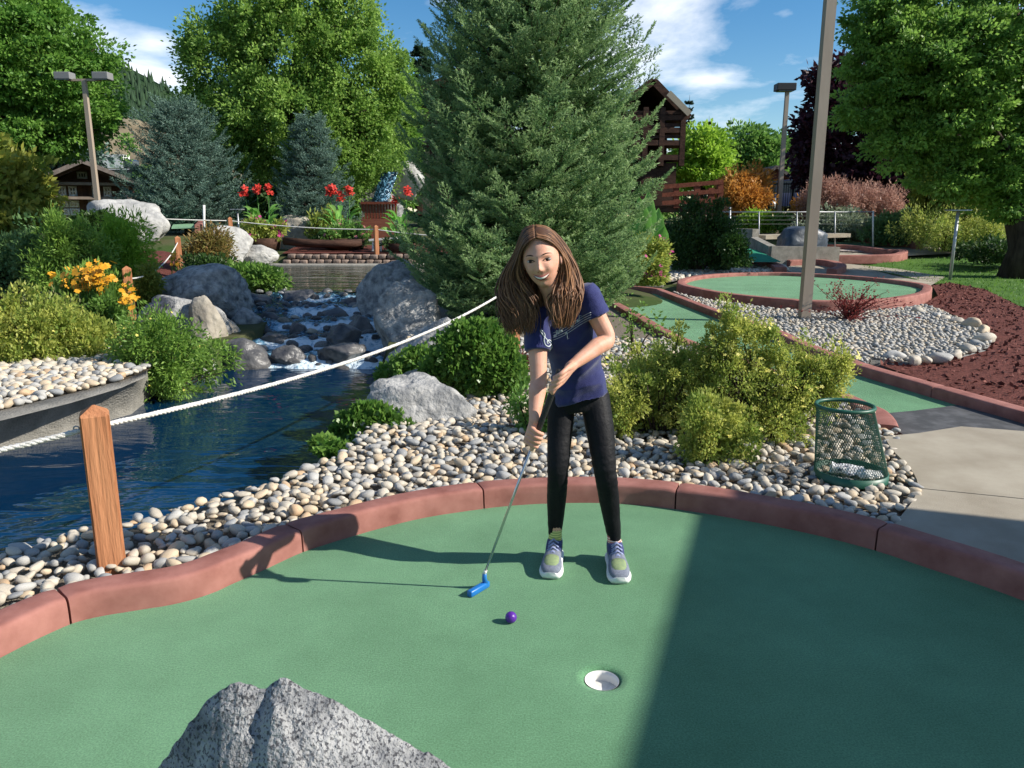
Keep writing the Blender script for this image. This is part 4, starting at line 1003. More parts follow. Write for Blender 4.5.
def gold(px0, py0, px1, py1, Y, n, name, label, m, size=.045, seed=3):
    rg = np.random.default_rng(seed); pos = []; c = P((px0 + px1) / 2, (py0 + py1) / 2, Y); gs = []
    root = thing(name, (c.x, c.y, P(0, py1, Y).z - .2), label, 'flowers')
    for _ in range(n):
        u = rg.normal((px0 + px1) / 2, (px1 - px0) / 4); v = rg.normal((py0 + py1) / 2, (py1 - py0) / 4); p = P(u, v, Y + rg.uniform(-.35, .35)); pos.append(np.array(p))
        gs.append(tube([p, p + Vector((rg.uniform(-.03, .03), 0, -.25))], .003, 3, False))
    part('petals', blooms(pos, size, rg, 7), m, root, False, kind='stuff'); part('stems', join(gs), LM['mid'], root, kind='stuff')
gold(64, 266, 113, 292, 9.5, 230, 'golden_flowers', 'dense golden flower heads left of the first far rope post', LM['gold'])
gold(120, 290, 137, 306, 9.2, 26, 'golden_flowers', 'a few golden flowers at the foot of the first far rope post', LM['gold'], seed=4)
gold(168, 252, 182, 266, 13, 14, 'golden_flowers', 'small golden flowers beside the second far rope post', LM['gold'], seed=5)
shrub('potentilla_bush', -20, 300, 60, 372, 7.6, LM['yellowgreen'], 'pale flowering bush at the left edge above the pebbles', n=300, nl=65, leaf=.03, cl=(.05, .11), seed=71, flowers=LM['lemon'], fn=60, fsize=.014)
shrub('potentilla_bush', 48, 312, 108, 374, 7.9, LM['yellowgreen'], 'pale green bush between the left-edge bush and the mulch', n=240, nl=60, leaf=.03, cl=(.05, .11), seed=72, flat=1.1, flowers=LM['lemon'], fn=25, fsize=.014)
shrub('potentilla_bush', 112, 320, 208, 394, 7.7, LM['juniper'], 'green bush dotted yellow hanging over the water at the pond corner', n=340, nl=65, leaf=.032, cl=(.05, .12), seed=73, flat=1.1, asp=.35, flowers=LM['lemon'], fn=80, fsize=.017)
shrub('green_perennials', 82, 296, 120, 328, 9.2, LM['ivy'], 'leafy green plants under the golden flowers beside the post', n=130, nl=50, leaf=.045, cl=(.06, .13), seed=74)
shrub('low_bush', 136, 268, 160, 305, 11.2, LM['turning'], 'small yellowish plant between the rope posts above the angular boulder', n=90, nl=45, leaf=.045, cl=(.05, .12), seed=75)
shrub('low_bush', 20, 295, 95, 325, 9.4, leafmat('olive_leaves', (.10, .12, .04), (.2, .2, .08), .2), 'thin olive plants on the red mulch at the left', n=110, nl=25, leaf=.035, cl=(.05, .12), seed=76)
# middle distance
shrub('low_bush', 312, 235, 345, 250, 23.5, LM['dark'], 'dark green low bush before the cream boulder', n=60, nl=40, leaf=.07, cl=(.08, .15), seed=77)
shrub('low_bush', 310, 212, 340, 242, 24.3, LM['yellowgreen'], 'yellowish bush between the cream boulder and the middle cannas', n=90, nl=45, leaf=.08, cl=(.1, .2), seed=78)
shrub('clipped_shrub', 660, 205, 735, 268, 19.5, LM['dark'], 'broad dark green shrub under the wooden bridge rail', n=330, nl=70, leaf=.06, cl=(.1, .22), seed=79, depth=.6)
shrub('clipped_shrub', 722, 236, 748, 266, 18.5, LM['dark'], 'small dark shrub at the right end of the broad dark one', n=110, nl=50, leaf=.06, cl=(.08, .17), seed=80)
shrub('orange_shrub', 720, 174, 768, 216, 30, LM['orange'], 'rounded orange autumn bush by the fence', n=260, nl=60, leaf=.09, cl=(.12, .28), seed=81, flat=1.3)
shrub('orange_shrub', 793, 200, 812, 222, 28.5, LM['orange'], 'small orange bush just left of the tall pole', n=70, nl=40, leaf=.09, cl=(.1, .22), seed=82)
shrub('pink_shrub', 805, 182, 855, 222, 28, LM['pink'], 'feathery dusty pink shrub right of the tall pole', n=320, nl=55, leaf=.07, cl=(.1, .24), seed=83, flat=1.4, asp=.3)
shrub('pink_shrub', 848, 188, 900, 228, 28.3, LM['pink'], 'second dusty pink shrub, lower, right of the first', n=260, nl=55, leaf=.07, cl=(.1, .24), seed=84, flat=1.2, asp=.3)
shrub('grey_shrub', 800, 212, 872, 240, 27, LM['greyleaf'], 'grey-green shrubs under the pink ones', n=200, nl=45, leaf=.08, cl=(.12, .26), seed=85)
shrub('green_shrub', 740, 212, 775, 232, 29, LM['bright'], 'light green low bush behind the wire fence left of the lamp', n=110, nl=45, leaf=.09, cl=(.12, .25), seed=86)
shrub('green_shrub', 775, 215, 800, 232, 28.5, LM['mid'], 'dark green low bush behind the tarpaulin', n=80, nl=45, leaf=.09, cl=(.12, .25), seed=87)
shrub('dark_shrub', 868, 212, 930, 244, 26, LM['juniper_b'], 'olive green shrub between the pink and the golden-topped ones', n=200, nl=55, leaf=.08, cl=(.12, .28), seed=88)
shrub('golden_shrub', 922, 172, 1005, 222, 25, LM['turning'], 'tall yellow-green shrub with golden tips under the maple', n=420, nl=60, leaf=.085, cl=(.12, .28), seed=89)
shrub('green_shrub', 912, 212, 1000, 250, 24, LM['yellowgreen'], 'rounded lime shrub below the golden-topped one', n=300, nl=55, leaf=.06, cl=(.1, .24), seed=90, flat=1.2, asp=.3)
shrub('dark_shrub', 965, 240, 1060, 262, 21, LM['dark'], 'dark low ground plants round the maple trunk', n=160, nl=40, leaf=.07, cl=(.08, .18), seed=91)

# ---- cannas in their tubs
def canna(px, Y, zb, h, n, spikes, label, seed):
    rd = random.Random(seed); c = at(px, Y); root = thing('canna_plant', (c.x, c.y, zb), label, 'canna', 'red cannas'); st = []
    for i in range(n):
        a = rd.uniform(0, 6.28); r = rd.uniform(0, .28); b0 = Vector((c.x + r * math.cos(a), c.y + r * math.sin(a) * .6, zb)); hh = h * rd.uniform(.15, .62)
        b1 = b0 + Vector((math.cos(a) * .1, math.sin(a) * .05, hh)); st.append(tube([b0, b1], [.012, .008], 5))
        L = rd.uniform(.38, .55); Wd = L * .36; d = Vector((math.cos(a), math.sin(a), 0)); s = Vector((-d.y, d.x, 0)); V = []; 
        for j, (t, w) in enumerate(((0, .12), (.2, .7), (.45, 1), (.7, .8), (.9, .4), (1, .03))):
            q = b1 + d * L * (t * .75) + Vector((0, 0, L * (1.0 * t - .55 * t * t)))
            V += [q - s * Wd * w / 2 + Vector((0, 0, .03 * w)), q, q + s * Wd * w / 2 + Vector((0, 0, .03 * w))]
        Fs = [(3 * j + k, 3 * j + k + 1, 3 * j + k + 4, 3 * j + k + 3) for j in range(5) for k in range(2)]
        o = part('leaf', (np.array([tuple(v) for v in V]), Fs), LM['canna'], root, True, [rd.random()] * len(V))
    for (dx, dz) in spikes:
        q = Vector((c.x + dx, c.y - .05, zb + dz)); st.append(tube([Vector((c.x + dx * .7, c.y, zb)), q], [.012, .006], 5))
        rg = np.random.default_rng(seed + int(dx * 100) + 50); pos = [np.array(q) + np.array([rg.normal(0, .045), rg.normal(0, .04), rg.uniform(-.06, .16)]) for _ in range(18)]
        part('flower', blooms(pos, .10, rg, 4), LM['red'], root, False)
    part('stems', join(st), LM['canna'], root, tint=None)
z1 = P(265, 238, 22.6).z
canna(264, 22.6, z1 - .2, 1.5, 22, [(-.42, 1.45), (-.07, 1.5), (.26, 1.52)], 'canna with three red flower spikes left of the cream boulder', 3)
canna(343, 23.4, z1 - .2, 1.5, 24, [(-.32, 1.5), (-.2, 1.55), (0, 1.35), (.28, 1.5)], 'tallest canna clump with red heads right of the cream boulder', 4)
canna(402, 22.5, z1 - .35, 1.5, 22, [(-.12, 1.35), (.18, 1.6)], 'canna with pale leaves half hidden by the big spruce', 6)
shrub('petunias', 243, 220, 282, 244, 22.2, LM['yellowgreen'], 'magenta and lime trailing flowers in the left planter', n=70, nl=45, leaf=.07, cl=(.08, .16), seed=92, cat='flowers', flowers=LM['magenta'], fn=120, fsize=.06)
shrub('petunias', 325, 224, 366, 246, 22.8, LM['mid'], 'pink flowers in the round tub under the tallest cannas', n=90, nl=45, leaf=.07, cl=(.08, .16), seed=93, cat='flowers', flowers=mat('pink_petals', (.42, .10, .13), .6, (.5, .22, .2), scale=20, trans=.2), fn=80, fsize=.05)
shrub('petunias', 388, 236, 420, 252, 21.9, LM['dark'], 'dark leafy plants in the tub by the white bench', n=50, nl=40, leaf=.07, cl=(.08, .15), seed=94, cat='flowers')
shrub('flower_pot_plants', 634, 240, 668, 284, 13.8, LM['yellowgreen'], 'pink and lime flowers spilling from a stone planter by the white pebbles', n=110, nl=45, leaf=.045, cl=(.05, .11), seed=95, cat='flowers', flowers=LM['magenta'], fn=90, fsize=.035)
# big upright leaves beside the spruce
def banana():
    c = at(646, 14.6); root = thing('banana_plant', (c.x, c.y, c.z), 'plant with large upright glossy leaves right of the spruce', 'plant'); rd = random.Random(5)
    for (a, b, e, f) in ((648, 262, 638, 196), (650, 262, 658, 208), (645, 265, 648, 190), (652, 264, 664, 226), (640, 262, 630, 216), (654, 262, 656, 238)):
        p0, p1 = P(a, b, 14.6), P(e, f, 14.6 + rd.uniform(-.2, .2)); d = p1 - p0; s = d.cross(Vector((.3, 1, 0))).normalized(); V = []
        for t, w in ((0, .05), (.25, .35), (.45, .9), (.65, 1), (.85, .6), (1, .02)):
            q = p0 + d * t + Vector((0, -.1 * math.sin(t * 3), 0)); w *= .16
            V += [q - s * w + Vector((0, -.05, 0)), q, q + s * w + Vector((0, -.05, 0))]
        part('leaf', (np.array([tuple(v) for v in V]), [(3 * j + k, 3 * j + k + 1, 3 * j + k + 4, 3 * j + k + 3) for j in range(5) for k in range(2)]), LM['canna'], root, True, [rd.random() * .6] * len(V))
banana()
# bare barberry in the pebble bed
def barberry():
    c = G(848, 323); root = thing('barberry_bush', (c.x, c.y, 0), 'sparse dark red barberry arching over the pebbles', 'shrub'); rg = np.random.default_rng(9); st = []; pts = []; ns = []
    for i in range(44):
        a = rg.uniform(0, 6.28); L = rg.uniform(.35, .9); e = rg.uniform(.35, 1.3) if i < 30 else 1.2
        p = np.array([c.x, c.y, .02]); d = np.array([math.cos(a) * math.cos(e) * 1.2, math.sin(a) * math.cos(e), math.sin(e)]); pl = [p]
        for k in range(7):
            p = p + d * L / 7; d = d + np.array([rg.normal(0, .1), rg.normal(0, .1), -.08]); pl.append(p)
            for _ in range(5 if i < 30 else 12): pts.append(p + rg.normal(0, .012 if i < 30 else .04, 3)); ns.append(d)
        st.append(tube([Vector(q) for q in pl], list(np.linspace(.008, .0025, 8)), 4, False))
    part('stems', join(st), mat('barberry_stems', (.09, .025, .02), .8), root, kind='stuff')
    v, q = leaf_quads(np.array(pts), np.array(ns), .035, .5, rg)
    part('foliage', (v, q), leafmat('barberry_leaves', (.12, .015, .02), (.22, .05, .04), .2), root, False, np.repeat(rg.random(len(pts)), 4))
barberry()
# lawn blades where the sun reaches
def grass():
    rg = np.random.default_rng(12); n = 42000; xs = rg.uniform(3, 26, n); ys = rg.uniform(13, 34, n); ok = inpoly(xs, ys, lawn); xs, ys = xs[ok], ys[ok]
    Pn = np.array([(x, y, H(x, y) - .02) for x, y in zip(xs, ys)]); V, Q = leaf_quads(Pn, np.tile([0, 0, 1.0], (len(Pn), 1)), .06, .28, rg)
    solo('grass', (V, Q), leafmat('grass_blades', (.05, .12, .015), (.11, .20, .03), .3), smooth=False, tint=np.repeat(rg.random(len(Pn)), 4), kind='stuff')
grass()
# bark chips on the mulch beds
def chips():
    rg = np.random.default_rng(13); n = 26000; xs = rg.uniform(2, 12, n); ys = rg.uniform(5, 19, n); ok = inpoly(xs, ys, mul)
    x2 = rg.uniform(-9, -3, n); y2 = rg.uniform(5.5, 13, n); ok2 = inpoly(x2, y2, lm) & (rg.random(n) < .7)
    X = np.concatenate([xs[ok], x2[ok2]]); Y = np.concatenate([ys[ok], y2[ok2]])
    Pn = np.array([(x, y, H(x, y) + rg.uniform(-.005, .03)) for x, y in zip(X, Y)]); T = rg.normal(0, 1, (len(Pn), 3)); T[:, 2] *= .35
    V, Q = leaf_quads(Pn, nrm(T), .055, .6, rg)
    solo('mulch_chips', (V, Q), leafmat('bark_chips', (.07, .022, .018), (.22, .08, .06), 0, rough=.9), smooth=False, tint=np.repeat(rg.random(len(Pn)), 4), kind='stuff')
chips()
# ---- far hills
def hill(name, pts, Y, depth, mt, zb=-5, rough=.02, seed=0, n=70):
    V, Fs = [], []; xs = [P(a, b, Y).x for a, b in pts]; zs = [P(a, b, Y).z for a, b in pts]
    X = np.linspace(xs[0], xs[-1], n); Z = np.interp(X, xs, zs); m = 24
    for j in range(m):
        t = j / (m - 1); y = Y - depth * (1 - t)
        for i in range(n):
            z = zb + (Z[i] - zb) * (t ** 1.1); z += noise.fractal(Vector((X[i] / depth * 6 + seed, y / depth * 6, seed)), 1, 2, 5) * rough * depth * min(1, 4 * t) * (1 if t < .99 else .4)
            V.append((X[i], y, z))
    for i in range(n): V.append((X[i], Y + depth * .5, zb))
    for j in range(m):
        for i in range(n - 1): Fs.append((j * n + i, j * n + i + 1, (j + 1) * n + i + 1, (j + 1) * n + i))
    return np.array(V), Fs
MT['forest'] = mat('conifer_hillside', (.014, .034, .016), 1, (.03, .055, .025), scale=.02, detail=12, spec=.05)
MT['drygrass'] = mat('dry_hillside', (.12, .095, .06), 1, (.27, .225, .15), scale=.12, detail=12, contrast=(.3, .7), spec=.05, bump=1, bscale=.5)
hv = hill('hill', [(-500, 90), (-300, 40), (-100, 30), (40, 38), (90, 52), (125, 66), (160, 84), (200, 112), (260, 150), (340, 190), (420, 214)], 1300, 700, None, 0, .012, 1)
solo('forested_hill', hv, MT['forest'], kind='structure')
hv2 = hill('hill', [(-200, 175), (-50, 150), (60, 146), (95, 134), (130, 120), (160, 128), (200, 150), (260, 180), (330, 212)], 330, 120, None, 0, .03, 2)
solo('dry_hill', hv2, MT['drygrass'], kind='structure')
def hilltrees():
    rg = np.random.default_rng(3); Vg = hv[0][:70 * 24].reshape(24, 70, 3); Vs, Qs, T, o = [], [], [], 0
    for _ in range(5200):
        j = rg.uniform(6, 22.9); i = rg.uniform(22, 64); a, b_ = int(j), int(i); p = Vg[a, b_] * (1 - (j - a)) + Vg[a + 1, b_] * (j - a) + (Vg[a, b_ + 1] - Vg[a, b_]) * (i - b_); h = rg.uniform(10, 20); r = h * .2; tt = rg.random()
        for k in range(5): an = 1.2566 * k; Vs.append(p + np.array([math.cos(an) * r, math.sin(an) * r, -1]))
        Vs.append(p + np.array([0, 0, h])); Qs += [(o + k, o + (k + 1) % 5, o + 5) for k in range(5)]; o += 6; T += [tt] * 6
    solo('hillside_forest', (np.array(Vs), np.array(Qs)), leafmat('far_conifers', (.014, .036, .018), (.035, .07, .03), 0, rough=1), smooth=False, tint=T, kind='stuff')
hilltrees()
# ================================================================== BUILT THINGS
def T3(a): return tuple(a)
# ---- rope posts
def post(name, base, h, w, rz, label, group='orange wooden rope posts'):
    root = thing(name, base, label, 'post', group); x, y, z = base
    bm = bmesh.new(); s = w / 2
    rows = [(s, -.15), (s, h - s * .75), (s * .86, h - s * .55), (.004, h)]
    vs = []
    for r_, zz in rows: vs.append([bm.verts.new((a * r_, b_ * r_, zz)) for a, b_ in ((-1, -1), (1, -1), (1, 1), (-1, 1))])
    for i in range(3):
        for k in range(4): bm.faces.new((vs[i][k], vs[i][(k + 1) % 4], vs[i + 1][(k + 1) % 4], vs[i + 1][k]))
    bm.faces.new(vs[3])
    bmesh.ops.bevel(bm, geom=[e for e in bm.edges if abs(e.verts[0].co.z - e.verts[1].co.z) > .3], offset=w * .07, segments=2, affect='EDGES')
    c, s_ = math.cos(rz), math.sin(rz)
    V = np.array([(v.co.x * c - v.co.y * s_ + x, v.co.x * s_ + v.co.y * c + y, v.co.z + z) for v in bm.verts]); Fs = [tuple(v.index for v in f.verts) for f in bm.faces]; bm.free()
    autosmooth(part('timber', (V, Fs), MT['wood_orange'], root), 30); return root
def rope(name, pts, sag, rad, label, twist=True):
    gs = []; allp = []
    for (a, b), s in zip(zip(pts, pts[1:]), sag):
        L = (b - a).length; n = max(10, int(L / .02)) if twist else 24
        allp += [a.lerp(b, i / n) - Vector((0, 0, s * 4 * (i / n) * (1 - i / n))) for i in range(n)]
    allp.append(pts[-1])
    if not twist: g = tube(allp, rad, 6)
    else:          # three strands laid round each other
        st = []
        for k in range(3):
            q = []; L = 0
            for i, p in enumerate(allp):
                t = (allp[min(i + 1, len(allp) - 1)] - allp[max(i - 1, 0)]).normalized(); u = t.cross(Vector((0, 0, 1))).normalized(); v = t.cross(u)
                if i: L += (p - allp[i - 1]).length
                a = L * 2 * math.pi / .075 + k * 2.094; q.append(p + (u * math.cos(a) + v * math.sin(a)) * rad * .48)
            st.append(tube(q, rad * .58, 6))
        g = join(st)
    return solo(name, g, MT['rope'], T3(pts[0]), label=label, cat='rope')
pb0 = G(109, 573, .02); P1 = Vector((pb0.x, pb0.y + .03, .02)); ph = P(90, 405, P1.y).z - .02
post('rope_post', P1, ph, .105, R(27), 'nearest orange wooden rope post on the stones in front of the pond')
p2 = at(514, 8.3); P2_ = Vector((p2.x, 8.3, 0)); post('rope_post', P2_, .78, .105, R(20), 'orange rope post half hidden right behind the girl')
hr = P(90, 427, P1.y).z
b1 = at(133, 9.9); b2 = at(181, 15.4); b3 = at(232, 21.5); b4 = at(110, 20); b5 = at(372, 20.6)
PB = []
for bb, px, py, nm in ((b1, 129, 266, 'first far rope post standing among the golden flowers'), (b2, 180, 236, 'second far rope post above the angular grey boulder'), (b3, 230, 217, 'far orange post behind the long white boulder'), (b4, 109, 212, 'far orange post top showing behind the dark bush and white boulder'), (Vector((b5.x, 21.4, .5)), 368, 225, 'orange post on the stone edging by the white bench')):
    top = P(px, py, bb.y).z; base = Vector((bb.x, bb.y, min(bb.z, top - .7)) if bb is not b1 else (bb.x, bb.y, top - .78)); PB.append(Vector((bb.x, bb.y, top)))
    post('rope_post', base, top - base.z, .11, R(25), nm)
ra = P(78, 432, P1.y) ; A = Vector((P1.x, P1.y, hr))
left = P(-140, 473, P1.y + .1)
off = Vector((.05, .03, 0))
rope('rope', [P(-200, 485, 2.6), A - off * .2, P(506, 291, 8.2)], [.02, .13], .0125, 'thick white twisted rope strung across the pond from the nearest post')
rope('rope', [P(-60, 330, 9.5), P(0, 313, 9.6), PB[0] - Vector((0, 0, .16)), PB[1] - Vector((0, 0, .12))], [.01, .02, .18], .011, 'white rope sagging between the far posts over the golden flowers', False)
rope('rope', [PB[3] - Vector((0, 0, .1)), PB[2] - Vector((0, 0, .1)), PB[4] - Vector((0, 0, .12)), P(440, 236, 21.2)], [.02, .06, .02], .014, 'thin pale rope running along the far side of the upper pool', False)
bolt = thing('eye_bolt', A - Vector((.055, .02, 0)), 'small steel eye bolt holding the rope on the nearest post', 'bolt')
part('eye', lathe(A.x, A.y, [(.0, 0), (.0, 0)], 3), MT['steel'], bolt) if False else part('eye', tube([A + Vector((-.06 + .012 * math.cos(t), -.03, .012 * math.sin(t))) for t in np.linspace(0, 6.283, 13)], .003, 5), MT['steel'], bolt)

# ---- lamp poles
def pole_sq(base, h, w, taper=.8):
    V = []; 
    for z, s in ((-.1, w / 2), (h, w / 2 * taper)):
        V += [(base.x + a * s, base.y + b_ * s, base.z + z) for a, b_ in ((-1, -1), (1, -1), (1, 1), (-1, 1))]
    return np.array(V), [(0, 1, 5, 4), (1, 2, 6, 5), (2, 3, 7, 6), (3, 0, 4, 7), (4, 5, 6, 7)]
bp_ = G(804, 322); base = Vector((bp_.x, bp_.y, 0))
tp = thing('lamp_pole', base, 'tallest tan square pole rising out of the pebble bed', 'lamp pole')
part('pole', pole_sq(base, 9, .135, .92), MT['pole_tan'], tp, False); part('base_plate', box(base.x, base.y, .03, .26, .26, .03), MT['pole_tan'], tp, False)
part('lamp_head', box(base.x + .0, base.y, 9.1, .9, .45, .2, bev=.02), MT['black'], tp)
lb_ = at(101, 23); lt = P(88, 80, 23).z; k = (P(101, 70, 23) - P(100, 70, 23)).length
lp = thing('lamp_pole', lb_, 'tan pole with two grey floodlight boxes in front of the brown chalet', 'lamp pole')
part('pole', pole_sq(lb_, lt - lb_.z, 4.6 * k, .85), MT['pole_tan'], lp, False)
part('cross_arm', box(lb_.x, lb_.y, lt, 34 * k, 2 * k, 2.2 * k), MT['pole_tan'], lp, False)
for sx in (-1, 1):
    hd = part('floodlight', box(lb_.x + sx * 19 * k, lb_.y, lt + 3.5 * k, 16 * k, 12 * k, 7 * k, bev=.02), mat('grey_housing', (.20, .20, .20), .5), lp, False)
    part('lens', box(lb_.x + sx * 19 * k, lb_.y - 1 * k, lt - .3 * k, 13 * k, 9 * k, .5 * k), MT['glass'], hd, False)
rb = at(777, 30); rt = P(780, 90, 30).z; k = (P(101, 70, 30) - P(100, 70, 30)).length
lp = thing('lamp_pole', rb, 'slim lamp pole with a black shoebox head in front of the fence', 'lamp pole')
part('pole', pole_sq(rb, rt - rb.z, 4.4 * k, .8), MT['pole_tan'], lp, False)
hd = part('lamp_head', box(rb.x - 2.5 * k, rb.y, rt + 2.5 * k, 19 * k, 13 * k, 7 * k, bev=.02), MT['black'], lp, False)
part('lens', box(rb.x - 2.5 * k, rb.y, rt - 1.3 * k, 15 * k, 10 * k, .6 * k), MT['glass'], hd, False)

def tstand(px, pyb, pyt, wtop, label, Y=None, wp=3.0):
    b = GT(px, pyb) if Y is None else at(px, Y); top = P(px, pyt, b.y).z; k = b.y / F_PX * 1.02
    r_ = thing('scorecard_stand', b, label, 'stand', 'metal scorecard stands'); part('post', tube([b - Vector((0, 0, .1)), Vector((b.x, b.y, top))], wp * k / 2, 10), MT['steel'], r_)
    part('desk', box(b.x, b.y, top + .015, wtop * k, .28, .03, bev=.008), MT['steel'], r_, False)
tstand(950, 279, 211, 20, 'nearer silver T-shaped stand on the edge of the lawn')
tstand(978, 249, 208, 18, 'further dark T-shaped stand before the lime shrubs', wp=2.2)
tstand(240, 236, 210, 11, 'small T-shaped stand beside the canna planter on the left', Y=23, wp=1.6)
b = at(204, 22); r_ = thing('marker_pole', b, 'bare white metal pole behind the long white boulder', 'pole'); part('post', tube([b, P(204, 205, 22)], .035, 8), MT['white_paint'], r_)
b = at(873, 25.5); r_ = thing('marker_pole', b, 'thin pale pole in front of the pink shrubs', 'pole'); part('post', tube([b, P(873, 211, 25.5)], .03, 8), MT['white_paint'], r_)
b = at(730, 24.5); r_ = thing('marker_pole', b, 'short dark post with a flat top left of the slim lamp', 'pole'); part('post', tube([b, P(730, 207, 24.5)], .03, 8), MT['steel'], r_)

# ---- wire mesh basket with a paper cup in it
def basket():
    c = G(850, 478, .045); cx, cy = c.x, c.y; zb = .05; k = (c.y * math.cos(PITCH) + 1.4 * math.sin(PITCH)) / F_PX
    top = P(841, 405, cy).z; h = top - zb; rb_, rt_ = 34 * k, 26 * k; lean = (P(841, 405, cy).x - cx) * .75
    root = thing('wire_basket', (cx, cy, zb), 'tapered green expanded-metal wire basket on the stones', 'basket')
    gm = mat('green_wire', (.008, .075, .045), .45, (.015, .10, .06), scale=20, spec=.5)
    def pt(a, t, r0=0): r = rb_ + (rt_ - rb_) * t + r0; return Vector((cx + lean * t + r * math.cos(a), cy + r * math.sin(a), zb + .045 + (h - .05) * t))
    gs = []; n = 78; turns = 1.1
    for d in (1, -1):
        for i in range(n):
            a0 = 6.283 * i / n; gs.append(tube([pt(a0 + d * turns * t, t) for t in np.linspace(0, 1, 15)], .0014, 3, False))
    part('mesh_side', join(gs), gm, root, kind='stuff')
    part('rim', tube([pt(a, 1, .003) for a in np.linspace(0, 6.283, 49)], .011, 8), gm, root)
    bnd = []
    for z, r in ((0, rb_ + .004), (.045, rb_ + .004), (.045, rb_ - .004), (.006, rb_ - .006), (.006, 0.0)): bnd.append((r, zb + z))
    part('base_pan', lathe(cx, cy, bnd, 40), gm, root)
    # paper cup, crumpled, lying in the pan
    cc = Vector((cx - .03, cy - .02, zb + .05)); r2 = thing('paper_cup', cc, 'crumpled white patterned paper cup lying in the green basket', 'paper cup')
    V, Fs = [], []; d = Vector((1, -.25, -.12)).normalized(); u = d.cross(Vector((0, 0, 1))).normalized(); v = u.cross(d)
    for j in range(11):
        for i in range(20):
            a = 6.283 * i / 20; r = .032 + .012 * j / 10; q = cc - d * .085 + d * .165 * j / 10 + (u * math.cos(a) + v * math.sin(a) * .8) * r
            q += Vector([noise.noise(q * 22 + Vector((k_, 0, 0))) * .016 for k_ in (1, 7, 13)]); V.append(tuple(q))
    Fs = [(j * 20 + i, j * 20 + (i + 1) % 20, (j + 1) * 20 + (i + 1) % 20, (j + 1) * 20 + i) for j in range(10) for i in range(20)] + [tuple(range(20))]
    part('cup', (np.array(V), Fs), mat('printed_paper', (.08, .07, .16), .8, (.82, .81, .82), scale=26, detail=2, contrast=(.36, .42)), r2)
    cc2 = cc + Vector((.10, -.05, -.012))
    V2, F2 = box(0, 0, 0, .12, .07, .035, rz=-.1); bm = bmesh.new(); bmesh.ops.create_icosphere(bm, subdivisions=3, radius=1)
    W2 = []
    for q in bm.verts:
        p = Vector((q.co.x * .07, q.co.y * .045, q.co.z * .022)); p += p.normalized() * noise.noise(p * 40) * .012; W2.append(tuple(cc2 + p))
    part('napkin', (np.array(W2), [tuple(v.index for v in f.verts) for f in bm.faces]), MT['white_paint'], r2, False); bm.free()
basket()

# ---- ball
BALL = G(511, 622.6); br = .0215
bl = solo('golf_ball', (lambda g: (g[0], g[1]))(lathe(BALL.x, BALL.y, [(br * math.sin(t), br - br * math.cos(t)) for t in np.linspace(0.02, math.pi - .02, 17)], 28)), mat('purple_ball', (.085, .015, .26), .25, (.11, .025, .32), scale=40, spec=.6, bump=.15, bscale=250), (BALL.x, BALL.y, 0), label='purple golf ball on the carpet in front of the blue putter head', cat='golf ball')

# ---- bridge rail, dark posts
def rail():
    root = thing('bridge_rail', at(695, 27), 'dark red-brown timber bridge railing right of the dark house', 'railing'); m = MT['wood_red']
    for px, a, b_ in ((676, 184, 208), (697, 184, 206), (720, 180, 206), (711, 188, 206)): part('rail_post', beam(P(px, b_, 27), P(px, a, 27), .19, .19), m, root, False)
    for y0, y1 in ((187, 182), (195, 191), (203, 200)): part('rail_board', beam(P(662, y0, 26.9), P(722, y1, 26.9), .05, .14), m, root, False)
    part('deck', box(P(690, 209, 27.6).x, 27.8, P(690, 209, 27).z, 2.6, 1.6, .22), MT['wood_dark'], root, False)
    for px in (702, 716): 
        for q in (214, 221, 228, 235): part('crib_log', beam(P(px - 8, q, 26.6), P(px + 6, q - 1, 26.6), .16, .16), MT['wood_dark'], root, False)
rail()
# ---- iron fence
def ifence():
    a, b_ = P(715, 215, 33), P(905, 215, 33); root = thing('iron_fence', (a.x, 33, a.z), 'thin black iron bar fence behind the autumn shrubs', 'fence'); zt = P(0, 182, 33).z; zb = P(0, 214, 33).z; gs = []
    for i in range(86):
        x = a.x + (b_.x - a.x) * i / 85; gs.append(box(x, 33, (zt + zb) / 2, .022, .022, zt - zb))
    part('bars', join(gs), MT['black'], root, False, kind='stuff')
    for z in (zt - .08, zb + .1): part('fence_rail', box((a.x + b_.x) / 2, 33, z, b_.x - a.x, .05, .05), MT['black'], root, False)
    for i in range(6): part('fence_post', box(a.x + (b_.x - a.x) * i / 5, 33, (zt + zb) / 2 + .05, .08, .08, zt - zb + .15), MT['black'], root, False)
ifence()
def wfence():
    root = thing('wire_fence', at(722, 24.6), 'low wire fence with a thin top rail across the far greens', 'fence'); pts = [(722, 213), (790, 213), (873, 213), (873, 213)]
    part('top_rail', tube([P(722, 212, 24.6), P(873, 212, 25.4)], .018, 6), MT['steel'], root)
    for px in (722, 759, 797, 835): q = at(px, 24.7); part('fence_post', tube([q, P(px, 211.5, 24.7)], .02, 6), MT['steel'], root)
    gs = [tube([P(722, y, 24.6), P(873, y, 25.4)], .004, 3, False) for y in (216, 220, 224)]; part('wires', join(gs), MT['steel'], root, kind='stuff')
wfence()
